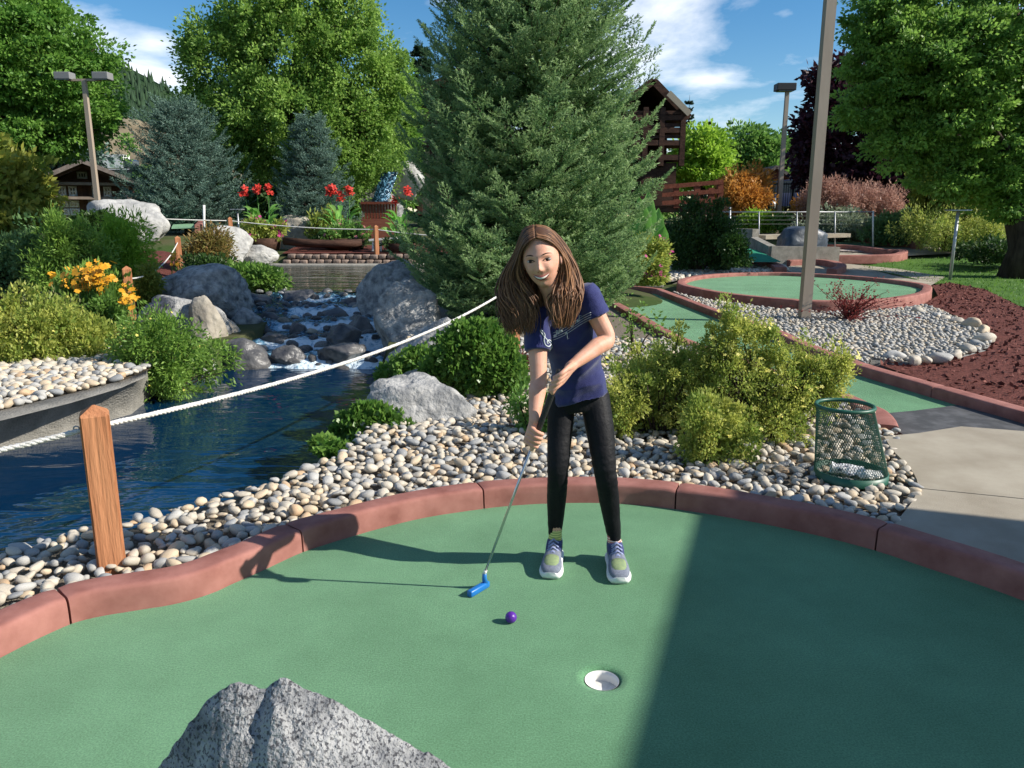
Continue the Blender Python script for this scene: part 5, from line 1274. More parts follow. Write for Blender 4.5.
# ---- parked cars beyond the fence
def car(px, Y, ln, rz, col, label):
    b = at(px, Y); b = Vector((b.x, Y, P(px, 212, Y).z)); root = thing('parked_car', b, label, 'car', 'cars parked beyond the fence')
    pm = mat('car_paint', col, .3, coat=.6); sec = [(-.5, .35, .55, .82), (-.47, .28, .72, .88), (-.3, .26, .82, .9), (-.24, .26, .86, .9), (.0, .26, .88, .9), (.22, .26, .86, .9), (.42, .28, .78, .88), (.5, .36, .6, .8)]
    def hull(rows, hw):
        V, Fs = [], []
        for x, z0, z1, w in rows:
            w *= hw; V += [(x, -w, z0), (x, -w * 1.02, (z0 + z1) / 2), (x, -w * .93, z1), (x, w * .93, z1), (x, w * 1.02, (z0 + z1) / 2), (x, w, z0)]
        n = 6
        for i in range(len(rows) - 1):
            for k_ in range(n): Fs.append((i * n + k_, (i + 1) * n + k_, (i + 1) * n + (k_ + 1) % n, i * n + (k_ + 1) % n))
        Fs += [tuple(range(n)), tuple((len(rows) - 1) * n + n - 1 - k_ for k_ in range(n))]; return np.array(V, float), Fs
    def put(g):
        V = np.array(g[0]); V[:, 0] *= 1; c, s = math.cos(rz), math.sin(rz); V = V @ np.array([[c, s, 0], [-s, c, 0], [0, 0, 1]]) + np.array(b); return V, g[1]
    body = hull([(x * ln, a, z, w) for x, a, z, w in sec], 1.0); autosmooth(part('body', put(body), pm, root), 40)
    autosmooth(part('cabin', put(hull([(-.42 * ln, .84, .86, .8), (-.30 * ln, .84, 1.38, .72), (-.08 * ln, .84, 1.46, .7), (.08 * ln, .84, 1.42, .7), (.26 * ln, .84, .9, .8)], 1.0)), MT['glass'], root), 40)
    part('roof', put(hull([(-.28 * ln, 1.385, 1.42, .66), (-.08 * ln, 1.44, 1.49, .66), (.08 * ln, 1.40, 1.45, .66)], 1.0)), pm, root)
    for sx in (-.31, .31):
        for sy in (-1, 1):
            w = part('wheel', put(tube([Vector((sx * ln, sy * .72, .33)), Vector((sx * ln, sy * .92, .33))], .33, 18)), MT['black'], root); part('rim', put(tube([Vector((sx * ln, sy * .90, .33)), Vector((sx * ln, sy * .935, .33))], .2, 12)), MT['steel'], w)
    for sx in (-.495, .495):
        for sy in (-.6, .6): part('headlight' if sx > 0 else 'tail_light', put(box(sx * ln, sy, .62, .06, .3, .12)), MT['white_paint'] if sx > 0 else LM['red'], root, False)
car(790, 38, 4.6, .15, (.015, .025, .07), 'dark blue car beyond the iron fence, left of the tall pole')
car(812, 46, 4.8, .05, (.02, .022, .03), 'dark car parked furthest back behind the tall pole')
car(872, 40, 4.7, -.1, (.35, .36, .38), 'silver car behind the pink shrubs')
# ---- small kiosk with a gabled roof
def kiosk():
    Y = 40; c = at(770, Y); root = thing('kiosk', (c.x, Y, c.z), 'small kiosk with a brown gabled roof beyond the fence', 'kiosk'); l, r, t = P(753, 180, Y), P(786, 180, Y), P(769, 168, Y)
    for a in (l, r): part('roof_slab', beam(a, t, 2.4, .14), MT['roof'], root, False)
    part('gable', (np.array([T3(l + Vector((.1, -1.0, -.05))), T3(r + Vector((-.1, -1.0, -.05))), T3(t + Vector((0, -1.0, -.1)))]), [(0, 1, 2)]), MT['wood_red'], root, False)
    for px in (757, 782): part('post', beam(P(px, 180, Y - 1), P(px, 212, Y - 1), .12, .12), MT['cream'], root, False)
kiosk()
# ---- far minigolf walls, tarp, greens
def walls():
    Y = 24
    root = thing('retaining_wall', GT(745, 250), 'grey concrete retaining walls beside the teal ramp', 'wall')
    for (x0, y0, x1, y1, Y0, Y1, py) in ((718, 228, 756, 229, 25.5, 23.5, 250), (754, 237, 772, 246, 23.4, 21.6, 257), (770, 246, 838, 247, 21.6, 21.8, 257)):
        a, b_ = P(x0, y0, Y0), P(x1, y1, Y1); h = 1.0; m_ = beam(a - Vector((0, 0, h / 2)), b_ - Vector((0, 0, h / 2)), .22, h); part('wall_panel', m_, MT['concrete_old'], root, False)
    part('cap', beam(P(756, 237, 24), P(840, 235, 25.2), .9, .12), MT['concrete'], root, False)
    c = P(800, 243, 22.5); g = rockgeo((c.x, c.y, c.z - .1), (.82, .55, .50), 77, 4, 7, .09, soft=5)
    solo('tarpaulin_cover', g, mat('dark_tarpaulin', (.022, .032, .05), .45, (.06, .08, .11), scale=4, detail=6, bump=1, bscale=7), (c.x, c.y, c.z - .5), label='dark blue-grey tarpaulin bundled over something on the far wall', cat='tarpaulin')
    ramp = [P(736, 246, 22.5), P(740, 262, 20.0), P(782, 262, 20.0), P(757, 250, 22.3)]
    solo('teal_ramp', (np.array([T3(p) for p in ramp]), [(0, 1, 2, 3)]), MT['carpet_dark'], kind='structure')
walls()
kl = [GT(x, y) for x, y in [(828, 236), (840, 234), (852, 240), (870, 243), (905, 247), (912, 249)]]
kerb('kerb', smooth_line([Vector((p.x, p.y, 0)) for p in kl], 4), [], .3, .22, 'dark wavy kerb of the furthest green on the right', hf=H)
kl2 = [GT(x, y) for x, y in [(822, 250), (850, 251), (880, 255), (898, 256), (890, 260), (860, 261), (820, 261)]]
kerb('kerb', smooth_line([Vector((p.x, p.y, 0)) for p in kl2], 4), [], .25, .18, 'low red kerb of the middle far green under the pale pole', hf=H)
kl3 = [GT(x, y) for x, y in [(742, 268), (752, 267), (766, 270), (774, 275)]]
kerb('kerb', smooth_line([Vector((p.x, p.y, 0)) for p in kl3], 4), [], .3, .2, 'short pinkish kerb beside the white pebbles', hf=H)
kl4 = [GT(x, y) for x, y in [(790, 266), (812, 265), (828, 267), (836, 271), (826, 275)]]
kerb('kerb', smooth_line([Vector((p.x, p.y, 0)) for p in kl4], 4), [], .25, .16, 'small red kerb end right of the tall pole base', hf=H)
fg = [tuple(GT(x, y)[:2]) for x, y in [(822, 238), (838, 235), (852, 241), (875, 246), (850, 249), (822, 248)]]
solo('far_green', sheet(fg, .02, .8), MT['carpet'], kind='structure')
fw = [tuple(GT(x, y)[:2]) for x, y in [(826, 245), (850, 246), (875, 249), (870, 253), (826, 252)]]
solo('pink_gravel', sheet(fw, .04, .8), mat('pinkish_gravel', (.4, .33, .29), .95, (.6, .52, .46), scale=10, detail=8, bump=1), kind='structure')
# garden lantern on a post
c = GT(711, 273); r_ = thing('garden_lantern', c, 'small orange lantern post on the white pebbles', 'lantern')
part('post', box(c.x, c.y, c.z + .13, .12, .12, .28, bev=.01), MT['wood_orange'], r_, False); part('lamp_cap', lathe(c.x, c.y, [(.0, c.z + .42), (.10, c.z + .36), (.06, c.z + .35), (.05, c.z + .27)], 12), MT['black'], r_)
# stone planter by the banana leaves
c = GT(645, 287); r_ = thing('stone_planter', c, 'low grey stone planter under the pink and lime flowers', 'planter'); part('tub', box(c.x, c.y + .25, c.z + .18, .75, .5, .4, bev=.03), MT['concrete_old'], r_)

# ---- stone block edging along the upper pool
def edging():
    root = thing('block_edging', (-4, 21.3, .15), 'two rows of brown rounded paving blocks edging the upper pool', 'edging'); bmr = MT['rock_buff']
    m = mat('brown_block', (.12, .08, .06), .9, (.26, .19, .15), scale=6, detail=8, bump=.8, obj_rand=.5); v, f = box(0, 0, 0, .215, .22, .13, bev=.035); me = npmesh('block', v, f, m, True)
    x0 = P(288, 258, 21.3).x; x1 = P(425, 258, 21.3).x; rd = random.Random(4)
    for row, (z, dy) in enumerate(((.235, 0), (.375, .07))):
        n = int((x1 - x0) / .225)
        for i in range(n):
            o = link('block', me, root, (x0 + (i + .5 * row) * .225 + rd.uniform(-.01, .01), 21.28 + dy + rd.uniform(-.02, .02), z + rd.uniform(-.012, .012))); o.rotation_euler = (rd.uniform(-.05, .05), 0, rd.uniform(-.12, .12))
    solo('pool_lip', join([box((x0 + x1) / 2 - .9, 21.05, .12, x1 - x0 + 1.8, .5, .16, bev=.03)]), MT['concrete_old'], ((x0 + x1) / 2, 21.05, .05), kind='structure')
    tr = [(x0 - .2, 21.45), (x1 + 1, 21.45), (x1 + 1, 24.2), (x0 - .5, 24.2)]
    solo('terrace', sheet(tr, 0, .8, hf=lambda x, y: .46 + .12 * sstep(21.6, 24, y)), MT['mulch'], kind='structure')
    sl = thing('timber_sleeper', (x0, 22.2, .5), 'long dark curved timber sleeper before the canna planters', 'sleeper'); pts = [P(284, 241, 22.2), P(305, 243, 22.1), P(335, 244, 22.1), P(362, 243, 22.2)]
    part('timber', tube(pts, .11, 8), MT['wood_dark'], sl)
edging()
def tub(px, py0, py1, w, Y, label):
    a = P(px, py0, Y); b_ = P(px, py1, Y); k = (P(px + 1, py0, Y) - a).length; r_ = thing('planter_tub', (a.x, Y, b_.z), label, 'planter'); part('tub', lathe(a.x, Y, [(0, b_.z), (w * k * .42, b_.z), (w * k * .5, a.z), (w * k * .46, a.z), (w * k * .44, a.z - .06), (0, a.z - .06)], 24), MT['wood_dark'], r_)
tub(345, 238, 249, 42, 22.9, 'round dark tub holding the tallest cannas'); tub(264, 238, 250, 34, 22.3, 'dark planter under the magenta flowers'); tub(404, 243, 253, 36, 22.0, 'dark tub by the bench at the spruce')
def bench():
    Y = 22.0; r_ = thing('white_bench', P(384, 250, Y), 'small white bench by the orange post', 'bench'); m = MT['white_paint']
    part('seat', beam(P(370, 240, Y), P(397, 238, Y), .4, .05), m, r_, False)
    for px in (373, 381, 395): part('leg', beam(P(px, 239, Y - .1), P(px, 251, Y - .1), .05, .05), m, r_, False)
bench()
def picket():
    Y = 26; a, b_ = P(361, 203, Y), P(397, 203, Y); r_ = thing('red_board_fence', P(380, 238, Y), 'dark red board fence below the far waterfall', 'fence'); zt, zm, zb = P(0, 203, Y).z, P(0, 219, Y).z, P(0, 240, Y).z
    n = 12; v, f = box(0, 0, 0, (b_.x - a.x) / n * .8, .04, zt - zm); me = npmesh('board', v, f, MT['wood_red'], False)
    for i in range(n): link('board', me, r_, (a.x + (b_.x - a.x) * (i + .5) / n, Y, (zt + zm) / 2))
    part('top_rail', box((a.x + b_.x) / 2, Y - .05, zt, b_.x - a.x, .1, .08), MT['wood_red'], r_, False); part('lower_wall', box((a.x + b_.x) / 2, Y - .05, (zm + zb) / 2, b_.x - a.x, .12, zm - zb), mat('red_boards', (.20, .055, .03), .7, (.28, .09, .05), scale=5, stretch=(1, 1, 6)), r_, False)
picket()
boulder(362, 188, 400, 216, 28.5, 201, 'granite', 'shaded rock face of the far waterfall above the red fence', depth=.6); boulder(392, 163, 425, 190, 29.5, 203, 'granite_white', 'white rock at the top of the far waterfall', depth=.6)
def fall():
    V = []; 
    for t in np.linspace(0, 1, 12):
        q = P(380 + 10 * (1 - t), 172 + 30 * t, 27.6 - .5 * t)
        for u in np.linspace(-1, 1, 7): V.append(T3(q + Vector((u * .28, -.1 * math.cos(u * 1.5) + .04 * noise.noise(Vector((u * 4, t * 5, 2))), 0))))
    Fs = [(j * 7 + i, j * 7 + i + 1, (j + 1) * 7 + i + 1, (j + 1) * 7 + i) for j in range(11) for i in range(6)]
    solo('far_waterfall', (np.array(V), Fs), MT['cascade'], kind='structure', tint=[.55] * len(V))
fall()
# ---- little green on the left rise
lg = [P(172, 229, 22.5), P(176, 224, 26), P(196, 223, 26), P(206, 229, 24), P(202, 235, 22), P(172, 236, 21.5)]
lz = lambda x, y: 1.02 + (y - 21.5) * .045
solo('left_green', sheet([(p.x, p.y) for p in lg], .1, .6, hf=lz), MT['carpet'], kind='structure')
kerb('kerb', smooth_line([Vector((p.x, p.y, 0)) for p in (P(176, 224, 26), P(196, 223, 26), P(205, 229, 24), P(203, 235, 22))], 4), [], .2, .2, 'pinkish kerb of the little green behind the white boulders', hf=lz, side=-1)

# ---- chalets
def window(root, x, y, z, w, h, frame, nx=2, nz=2):
    fr = [box(x, y - .03, z + s * h / 2, w + .12, .1, .1) for s in (-1, 1)] + [box(x + s * w / 2, y - .032, z, .1, .1, h) for s in (-1, 1)]
    fr += [box(x - w / 2 + w * i / nx, y - .028, z, .06, .08, h) for i in range(1, nx)] + [box(x, y - .024, z - h / 2 + h * i / nz, w, .07, .06) for i in range(1, nz)]
    o = part('window', join(fr), frame, root, False); part('pane', box(x, y - .002, z, w, .02, h), MT['glass'], o, False); return o
def chalet():
    Y = 45; k = (P(101, 190, Y) - P(100, 190, Y)).length; X = lambda px: P(px, 190, Y).x; Z = lambda py: P(100, py, Y).z; zb = Z(222)
    cx = (X(62) + X(130)) / 2; root = thing('chalet', (cx, Y, zb), 'dark brown timber chalet with white windows and two balconies on the left', 'chalet')
    wall = mat('brown_logs', (.09, .045, .028), .85, (.16, .08, .048), scale=3, stretch=(1, 1, 8), bump=.5); beamm = mat('grey_brown_beam', (.15, .115, .09), .85, (.20, .16, .13), scale=4)
    x0, x1 = X(60), X(129); e = Z(184); pk = Z(165); px_ = X(88); D = 5
    V = [(x0, Y, zb), (x1, Y, zb), (x1, Y, e), (px_, Y, pk), (x0, Y, e), (x0, Y + D, zb), (x1, Y + D, zb), (x1, Y + D, e), (px_, Y + D, pk), (x0, Y + D, e)]
    part('wall', (np.array(V), [(0, 1, 2, 3, 4), (6, 5, 9, 8, 7), (1, 6, 7, 2), (5, 0, 4, 9)]), wall, root, False)
    for a, b_ in (((X(52), Z(181.5)), (px_, Z(163.5))), ((X(135), Z(184.5)), (px_, Z(163.5)))):
        v, f = beam((a[0], Y + 2, a[1]), (b_[0], Y + 2, b_[1]), D + 3.2, .22); part('roof', (v, f), MT['roof'], root, False)
        part('barge_board', beam((a[0], Y - 1.65, a[1] - .1), (b_[0], Y - 1.65, b_[1] - .1), .08, .34), MT['wood_dark'], root, False)
    for py in (184.5, 198.5): part('balcony', box((x0 + x1) / 2, Y - .55, Z(py), x1 - x0 + .2, 1.1, 2.6 * k), beamm, root, False)
    for py in (189, 203): part('balcony_rail', box((x0 + x1) / 2, Y - .9, Z(py - 5.6), x1 - x0, .08, .1), beamm, root, False) if False else None
    fr = MT['white_paint']
    for px in (67, 76, 96, 106, 122): window(root, X(px), Y, Z(191.5), 5.2 * k, 8 * k, fr)
    for px in (67, 76, 92, 106, 120): window(root, X(px), Y, Z(204), 6.5 * k, 5 * k, fr)
    for px in (67, 76, 92, 106, 120): window(root, X(px), Y, Z(212), 6.5 * k, 5 * k, fr)
    window(root, X(85.5), Y, Z(175.5), 7 * k, 5 * k, fr, 3, 1)
    for px in (61, 86, 116, 128): part('timber_post', beam((X(px), Y - .12, zb), (X(px), Y - .12, e), .22, .2), MT['wood_dark'], root, False)
    root.rotation_euler.z = R(26); root.scale = (1.02, 1, 1)
    part('brick_annex', box(X(128) + .1, Y + 1, Z(203), 6 * k, 2, 18 * k), mat('brick_annex', (.28, .11, .07), .9, (.34, .15, .10), scale=6), root, False)
chalet()
def shed():
    Y = 95; c = P(130, 182, Y); r_ = thing('white_shed', (c.x, Y, P(130, 200, Y).z), 'small white building behind the brown chalet', 'shed'); part('wall', box(c.x, Y, c.z - .6, 3, 4, 4), MT['white_paint'], r_, False); part('roof', box(c.x - .5, Y, P(130, 173, Y).z, 5.5, 5, .5), MT['black'], r_, False)
    c = P(112, 164, 110); r_ = thing('delivery_truck', (c.x, 110, c.z - 1), 'white truck parked far off below the dry hillside', 'truck'); part('cargo_box', box(c.x, 110, c.z + .3, 4, 2.2, 1.8), MT['white_paint'], r_, False); part('cab', box(c.x + 2.7, 110, c.z - .1, 1.3, 2.1, 1.3, bev=.2), MT['glass'], r_, False)
    for sx in (-1.4, 2.5): part('wheel', tube([Vector((c.x + sx, 108.8, c.z - .8)), Vector((c.x + sx, 109.1, c.z - .8))], .45, 12), MT['black'], r_)
shed()
def housel():
    Y = 38; X = lambda px: P(px, 120, Y).x; Z = lambda py: P(420, py, Y).z; k = (P(101, 190, Y) - P(100, 190, Y)).length; zb = Z(215)
    root = thing('gabled_house', (X(455), Y, zb), 'cream house with dark timber framing showing left of the big spruce', 'house')
    x0, x1 = X(417), X(505); e = Z(106); pk = Z(86)
    V = [(x0, Y, zb), (x1, Y, zb), (x1, Y, e), ((x0 + x1) / 2, Y, pk), (x0, Y, e), (x0, Y + 6, zb), (x1, Y + 6, zb), (x1, Y + 6, e), ((x0 + x1) / 2, Y + 6, pk), (x0, Y + 6, e)]
    part('wall', (np.array(V), [(0, 1, 2, 3, 4), (6, 5, 9, 8, 7), (1, 6, 7, 2), (5, 0, 4, 9)]), MT['cream'], root, False)
    for a in (X(405), X(517)): part('roof', beam((a, Y + 2, Z(108)), ((x0 + x1) / 2, Y + 2, Z(84)), 9, .3), MT['wood_dark'], root, False)
    for px in (418, 432, 446, 460): part('timber_post', box(X(px), Y - .05, (zb + e) / 2, .25, .2, e - zb), MT['wood_dark'], root, False)
    for py in (107, 126, 146, 170): part('timber_beam', box((x0 + x1) / 2, Y - .07, Z(py), x1 - x0, .22, .28), MT['wood_dark'], root, False)
    window(root, X(439), Y, Z(136), 7 * k, 12 * k, MT['wood_dark'])
housel()
def houser():
    Y = 36; X = lambda px: P(px, 120, Y).x; Z = lambda py: P(640, py, Y).z; zb = Z(212); m = MT['wood_dark']
    root = thing('dark_timber_house', (X(630), Y, zb), 'black timber house with stacked balconies right of the big spruce', 'house')
    x0, x1 = X(575), X(668)
    part('wall', box((x0 + x1) / 2, Y + 3, (zb + Z(112)) / 2, x1 - x0, 6, Z(112) - zb), m, root, False)
    for a, b_ in (((X(682), Z(122)), (X(646), Z(86))), ((X(600), Z(122)), (X(647), Z(86)))): part('roof', beam((a[0], Y + 2, a[1]), (b_[0], Y + 2, b_[1]), 7, .3), m, root, False)
    part('barge_board', beam((X(681), Y - 1.7, Z(119)), (X(660), Y - 1.7, Z(99)), .1, .25), mat('pale_board', (.35, .30, .22), .8), root, False)
    for py in (122, 134, 146, 160): part('balcony', box(X(648), Y - .8, Z(py), X(678) - X(618), 1.6, .22), m, root, False)
    for py in (117, 129, 140): part('balcony_rail', box(X(648), Y - 1.5, Z(py), X(677) - X(620), .08, .14), m, root, False)
    for px in (640, 656, 676): part('timber_post', box(X(px), Y - 1.5, (Z(168) + Z(112)) / 2, .22, .22, Z(112) - Z(168)), m, root, False)
    part('stair_tower', box(X(655), Y - .4, (zb + Z(165)) / 2, X(672) - X(638), 2, Z(165) - zb), m, root, False)
houser()
# ---- unseen building inferred from the big shade; reshaped open-sided to add skylight fill
def shade_building():
    cot = 1 / math.tan(R(SUN_EL)); Hh = 3.1; off = SUN_V * (Hh * cot)
    c0 = Vector((.985, 3.82, 0)) + off.to_3d(); d = Vector((-.325, -.945, 0)).normalized(); n = Vector((-d.y, d.x, 0)) * 1.0
    if n.x < 0: n = -n
    L, D = 9, 5; root = thing('open_pavilion', c0, 'open flat-roofed timber pavilion on posts right of the near green', 'pavilion')
    def put(g):      # local x along the wall, y away from the green
        V = np.array(g[0], float); return np.array([T3(c0 + d * v[0] + n * v[1] + Vector((0, 0, v[2]))) for v in V]), g[1]
    part('roof', put(box(L / 2, D / 2, Hh - .08, L, D, .16)), MT['roof'], root, False)
    for i in range(4):
        for dy in (.5, D - .5): part('roof_post', put(box(.4 + i * (L - .8) / 3, dy, (Hh - .16) / 2, .16, .16, Hh - .16)), MT['wood_orange'], root, False)
    for dy in (.5, D - .5): part('roof_beam', put(box(L / 2, dy, Hh - .26, L - .2, .14, .2)), MT['wood_orange'], root, False)
shade_building()
# ---- trees that close the background
def filler():
    spec = [(280, 50, 190, 34, 32, 'dark'), (215, 60, 190, 24, 26, 'dark'), (160, 66, 196, 26, 20, 'mid'), (345, 55, 178, 26, 40, 'poplar_d'), (470, 60, 150, 40, 60, 'dark'), (600, 60, 150, 50, 60, 'dark'), (655, 58, 175, 24, 24, 'mid'), (905, 60, 178, 34, 26, 'dark'), (960, 60, 170, 36, 34, 'dark'), (1030, 55, 165, 40, 40, 'dark'), (10, 60, 170, 50, 40, 'mid'), (735, 66, 186, 22, 14, 'dark'), (826, 68, 184, 30, 12, 'dark')]
    nm = ['dark tree filling the gap between the two blue spruces', 'green tree low behind the left blue spruce', 'low green tree between the blue spruce and the hillside', 'tall backdrop tree between birch and spruce', 'dark tree hidden behind the left of the spruce', 'dark tree hidden behind the right of the spruce', 'tree glimpsed beside the dark timber house', 'dark tree under the plum branches', 'dark tree behind the golden-topped shrub', 'dark tree behind the maple trunk', 'backdrop tree below the left maple', 'dark hedge tree behind the orange bush', 'dark hedge tree behind the cars']  # first tree: dark leaves stand in for the birch's shaded side
    for i, ((px, Y, cy, rx, ry, m), lb2) in enumerate(zip(spec, nm)):
        dectree('backdrop_tree', px, Y, [(px, cy, rx, ry), (px - rx * .6, cy + ry * .4, rx * .6, ry * .7), (px + rx * .6, cy + ry * .4, rx * .6, ry * .7), (px, 205, rx * 1.1, 13)], LM[m], lb2, nclump=150, nleaf=60, leaf=.3, trunk=.2, seed=300 + i, cl=(.5, 1.0), group=None)
filler()
# ================================================================== THE GIRL AND HER PUTTER
from mathutils.bvhtree import BVHTree
def remesh(name, geos, vox, mt, parent, smooth=6, fac=.5, disp=None, **kw):
    V, Fs = join(geos); me = npmesh('tmp', V, Fs, None)
    bm = bmesh.new(); bm.from_mesh(me); bmesh.ops.recalc_face_normals(bm, faces=bm.faces[:]); bm.to_mesh(me); bm.free()
    o = bpy.data.objects.new('tmp', me); COL.objects.link(o)
    m = o.modifiers.new('r', 'REMESH'); m.mode = 'VOXEL'; m.voxel_size = vox; m.use_smooth_shade = True
    s = o.modifiers.new('s', 'SMOOTH'); s.iterations = smooth; s.factor = fac
    dg = bpy.context.evaluated_depsgraph_get(); dg.update(); ev = o.evaluated_get(dg); m2 = ev.to_mesh()
    W = np.zeros(len(m2.vertices) * 3, np.float32); m2.vertices.foreach_get('co', W); W = W.reshape(-1, 3).astype(float)
    N = np.zeros(len(m2.vertices) * 3, np.float32); m2.vertices.foreach_get('normal', N); N = N.reshape(-1, 3)
    F = [tuple(p.vertices) for p in m2.polygons]; ev.to_mesh_clear(); bpy.data.objects.remove(o)
    if disp is not None: W = W + N * np.array([disp(Vector(p)) for p in W])[:, None]
    ob = part(name, (W, F), mt, parent, True, **kw); print(name, len(F)); return ob, (W, F)
def ell(c, ax, r, sub=4):
    bm = bmesh.new(); bmesh.ops.create_icosphere(bm, subdivisions=sub, radius=1); A = np.array([tuple(a) for a in ax])
    V = np.array([tuple(v.co) for v in bm.verts]) * np.array(r) @ A + np.array(c); Fs = np.array([tuple(v.index for v in f.verts) for f in bm.faces]); bm.free(); return V, Fs
def caps(pts, rad, n=16):
    """Tapered limb with rounded ends."""
    pts = [Vector(p) for p in pts]; a = (pts[0] - pts[1]).normalized() * rad[0]; b = (pts[-1] - pts[-2]).normalized() * rad[-1]
    P_ = [pts[0] + a * .95, pts[0] + a * .6]; R_ = [rad[0] * .25, rad[0] * .8]
    sm = smooth_line(pts, 5); k = len(sm); rr = []
    for i in range(k):
        t = i / 5; j = min(int(t), len(rad) - 2); rr.append(rad[j] + (rad[j + 1] - rad[j]) * (t - j))
    P_ += sm; R_ += rr; P_ += [pts[-1] + b * .6, pts[-1] + b * .95]; R_ += [rad[-1] * .8, rad[-1] * .25]
    return tube(P_, R_, n)
def loft(secs, n=28, ex=2.2):
    """secs: (centre, side vector, depth vector) ellipses"""
    V = []
    for c, a, b in secs:
        for k in range(n):
            t = 6.28318 * k / n; x, y = math.cos(t), math.sin(t); x = math.copysign(abs(x) ** (2 / ex), x); y = math.copysign(abs(y) ** (2 / ex), y); V.append(tuple(c + a * x + b * y))
    m = len(secs); Fs = [(i * n + k, i * n + (k + 1) % n, (i + 1) * n + (k + 1) % n, (i + 1) * n + k) for i in range(m - 1) for k in range(n)]
    return np.array(V), Fs + [tuple(range(n - 1, -1, -1)), tuple((m - 1) * n + k for k in range(n))]

SK = mat('skin', (.60, .30, .195), .55, (.68, .37, .265), scale=22, detail=4, spec=.35, sub=.12)
girl = thing('person', (.30, 3.0, 0), 'girl in navy music-print t-shirt and black leggings bending over with a blue putter', 'person')
# joints
shoL, shoR = P(537, 321, 2.90), P(587, 294, 2.91); elbL, elbR = P(538.5, 380, 2.83), P(607, 339, 2.89); wrL, wrR = P(534.5, 417, 2.75), P(574, 364, 2.76)
CB, CT = P(484, 575, 2.835), P(559.5, 373, 2.70); cd = (CT - CB).normalized()
def on_club(py): 
    best = min(np.linspace(0, 1, 400), key=lambda t: abs((384 - F_PX * (((CB.lerp(CT, t)) - Vector((0, 0, CAM_H))).dot(Vector((0, math.sin(PITCH), math.cos(PITCH)))) / ((CB.lerp(CT, t)) - Vector((0, 0, CAM_H))).dot(Vector((0, math.cos(PITCH), -math.sin(PITCH)))))) - py))
    return CB.lerp(CT, best)
# head frame
HC = P(541.5, 258, 2.80); hup = Vector((-.15, -.06, 1)).normalized(); hf_ = Vector((-.17, -1, .06)); hf_ = (hf_ - hup * hf_.dot(hup)).normalized(); hr_ = hup.cross(hf_).normalized() * 1.0
if hr_.x < 0: hr_ = -hr_
def HP(x, f, z): return HC + hr_ * x + hf_ * f + hup * z
def g_(a, s): return math.exp(-(a / s) ** 2)
def face_front(x, z):         # forward position of the face surface
    zz = max(-1, min(1, z / .110)); w = .0665 * math.sqrt(max(0, 1 - zz * zz)) ** .8
    if zz < 0: w *= 1 - .20 * (-zz) ** 1.5
    q = max(0, 1 - (x / max(w, .004)) ** 2); f = .088 * math.sqrt(max(0, 1 - abs(zz) ** 2.6)) * q ** .42
    if zz < -.2: f += .004
    return f
def head_geo():
    bm = bmesh.new(); bmesh.ops.create_icosphere(bm, subdivisions=6, radius=1); V = []
    for v in bm.verts:
        x, y, z = v.co; X = .0665 * x; Z = .110 * z; Fw = .088 * y
        if z < 0: X *= 1 - .22 * (-z) ** 1.5; Z *= .965; Fw *= (1 - .10 * (-z)) if y > 0 else (1 - .5 * (-z) ** 1.2)
        if y > 0:
            d = 0
            d += .020 * g_(X, .0085) * g_(Z + .028, .012) + .010 * g_(X, .007) * g_(Z + .010, .014)     # nose tip and bridge
            d += .006 * (g_(X - .010, .006) + g_(X + .010, .006)) * g_(Z + .033, .006)                    # wings
            d -= .0075 * (g_(X - .029, .013) + g_(X + .029, .013)) * g_(Z - .002, .009)                   # sockets
            d += .004 * (g_(X - .028, .02) + g_(X + .028, .02)) * g_(Z - .018, .007)                      # brow
            d += .006 * (g_(X - .036, .014) + g_(X + .036, .014)) * g_(Z + .030, .014)                    # cheeks of a smile
            d += .0055 * g_(X, .020) * g_(Z + .060, .010); d -= .003 * g_(X, .02) * g_(Z + .074, .005); d += .007 * g_(X, .015) * g_(Z + .090, .012)
            d -= .004 * (g_(X - .056, .012) + g_(X + .056, .012)) * g_(Z + .045, .02)
            Fw += d * min(1, y * 3)
        V.append(tuple(HP(X, Fw, Z)))
    Fs = np.array([tuple(v.index for v in f.verts) for f in bm.faces]); bm.free(); return np.array(V), Fs
headg = head_geo()
neckB = P(559, 306, 2.90)
def hand(wrist, cp, sv, fv, thumb_dir, s=1.0):
    g = []; kn = []
    for i in range(4):
        o = cd * ((1.5 - i) * .0185); k = cp + o + sv * .030 + fv * .008; kn.append(k); L = (1, 1.06, 1.0, .82)[i]
        g.append(caps([wrist.lerp(k, .12), wrist.lerp(k, .6) + fv * .004, k], [.015, .0125, .0100], 10))
        pip = cp + o * 1.02 + sv * (.008) + fv * .027 * L + cd * -.004; dip = cp + o + fv * (.017) - sv * .017 * L - cd * .006; tip = cp + o - sv * .019 * L - fv * .004 - cd * .007
        g.append(caps([k, pip, dip, tip], [.0094, .0086, .0078, .0066], 10))
    b = wrist.lerp(cp, .45) + fv * .012; g.append(caps([wrist.lerp(cp, .15) + fv * .004, b + thumb_dir * .010, cp + fv * .019 + thumb_dir * .040, cp + fv * .014 + thumb_dir * .052], [.0125, .0115, .0092, .0075], 10))
    return g
fwd = Vector((0, -1, .1)).normalized(); rt = Vector((1, 0, 0))
hU, hL = on_club(380), on_club(437)
sideU = (rt * .86 + Vector((0, .15, .5))).normalized(); sideL = (-rt * .92 + Vector((0, .25, .3))).normalized()
body = [headg, caps([HP(0, -.015, -.06), P(553, 293, 2.86), neckB + Vector((0, .03, -.03))], [.042, .040, .046], 18)]
body += [caps([shoL, shoL.lerp(elbL, .5) + Vector((0, .008, 0)), elbL, elbL.lerp(wrL, .35), wrL, wrL.lerp(hL, .25)], [.043, .036, .031, .0325, .0205, .021], 18)]
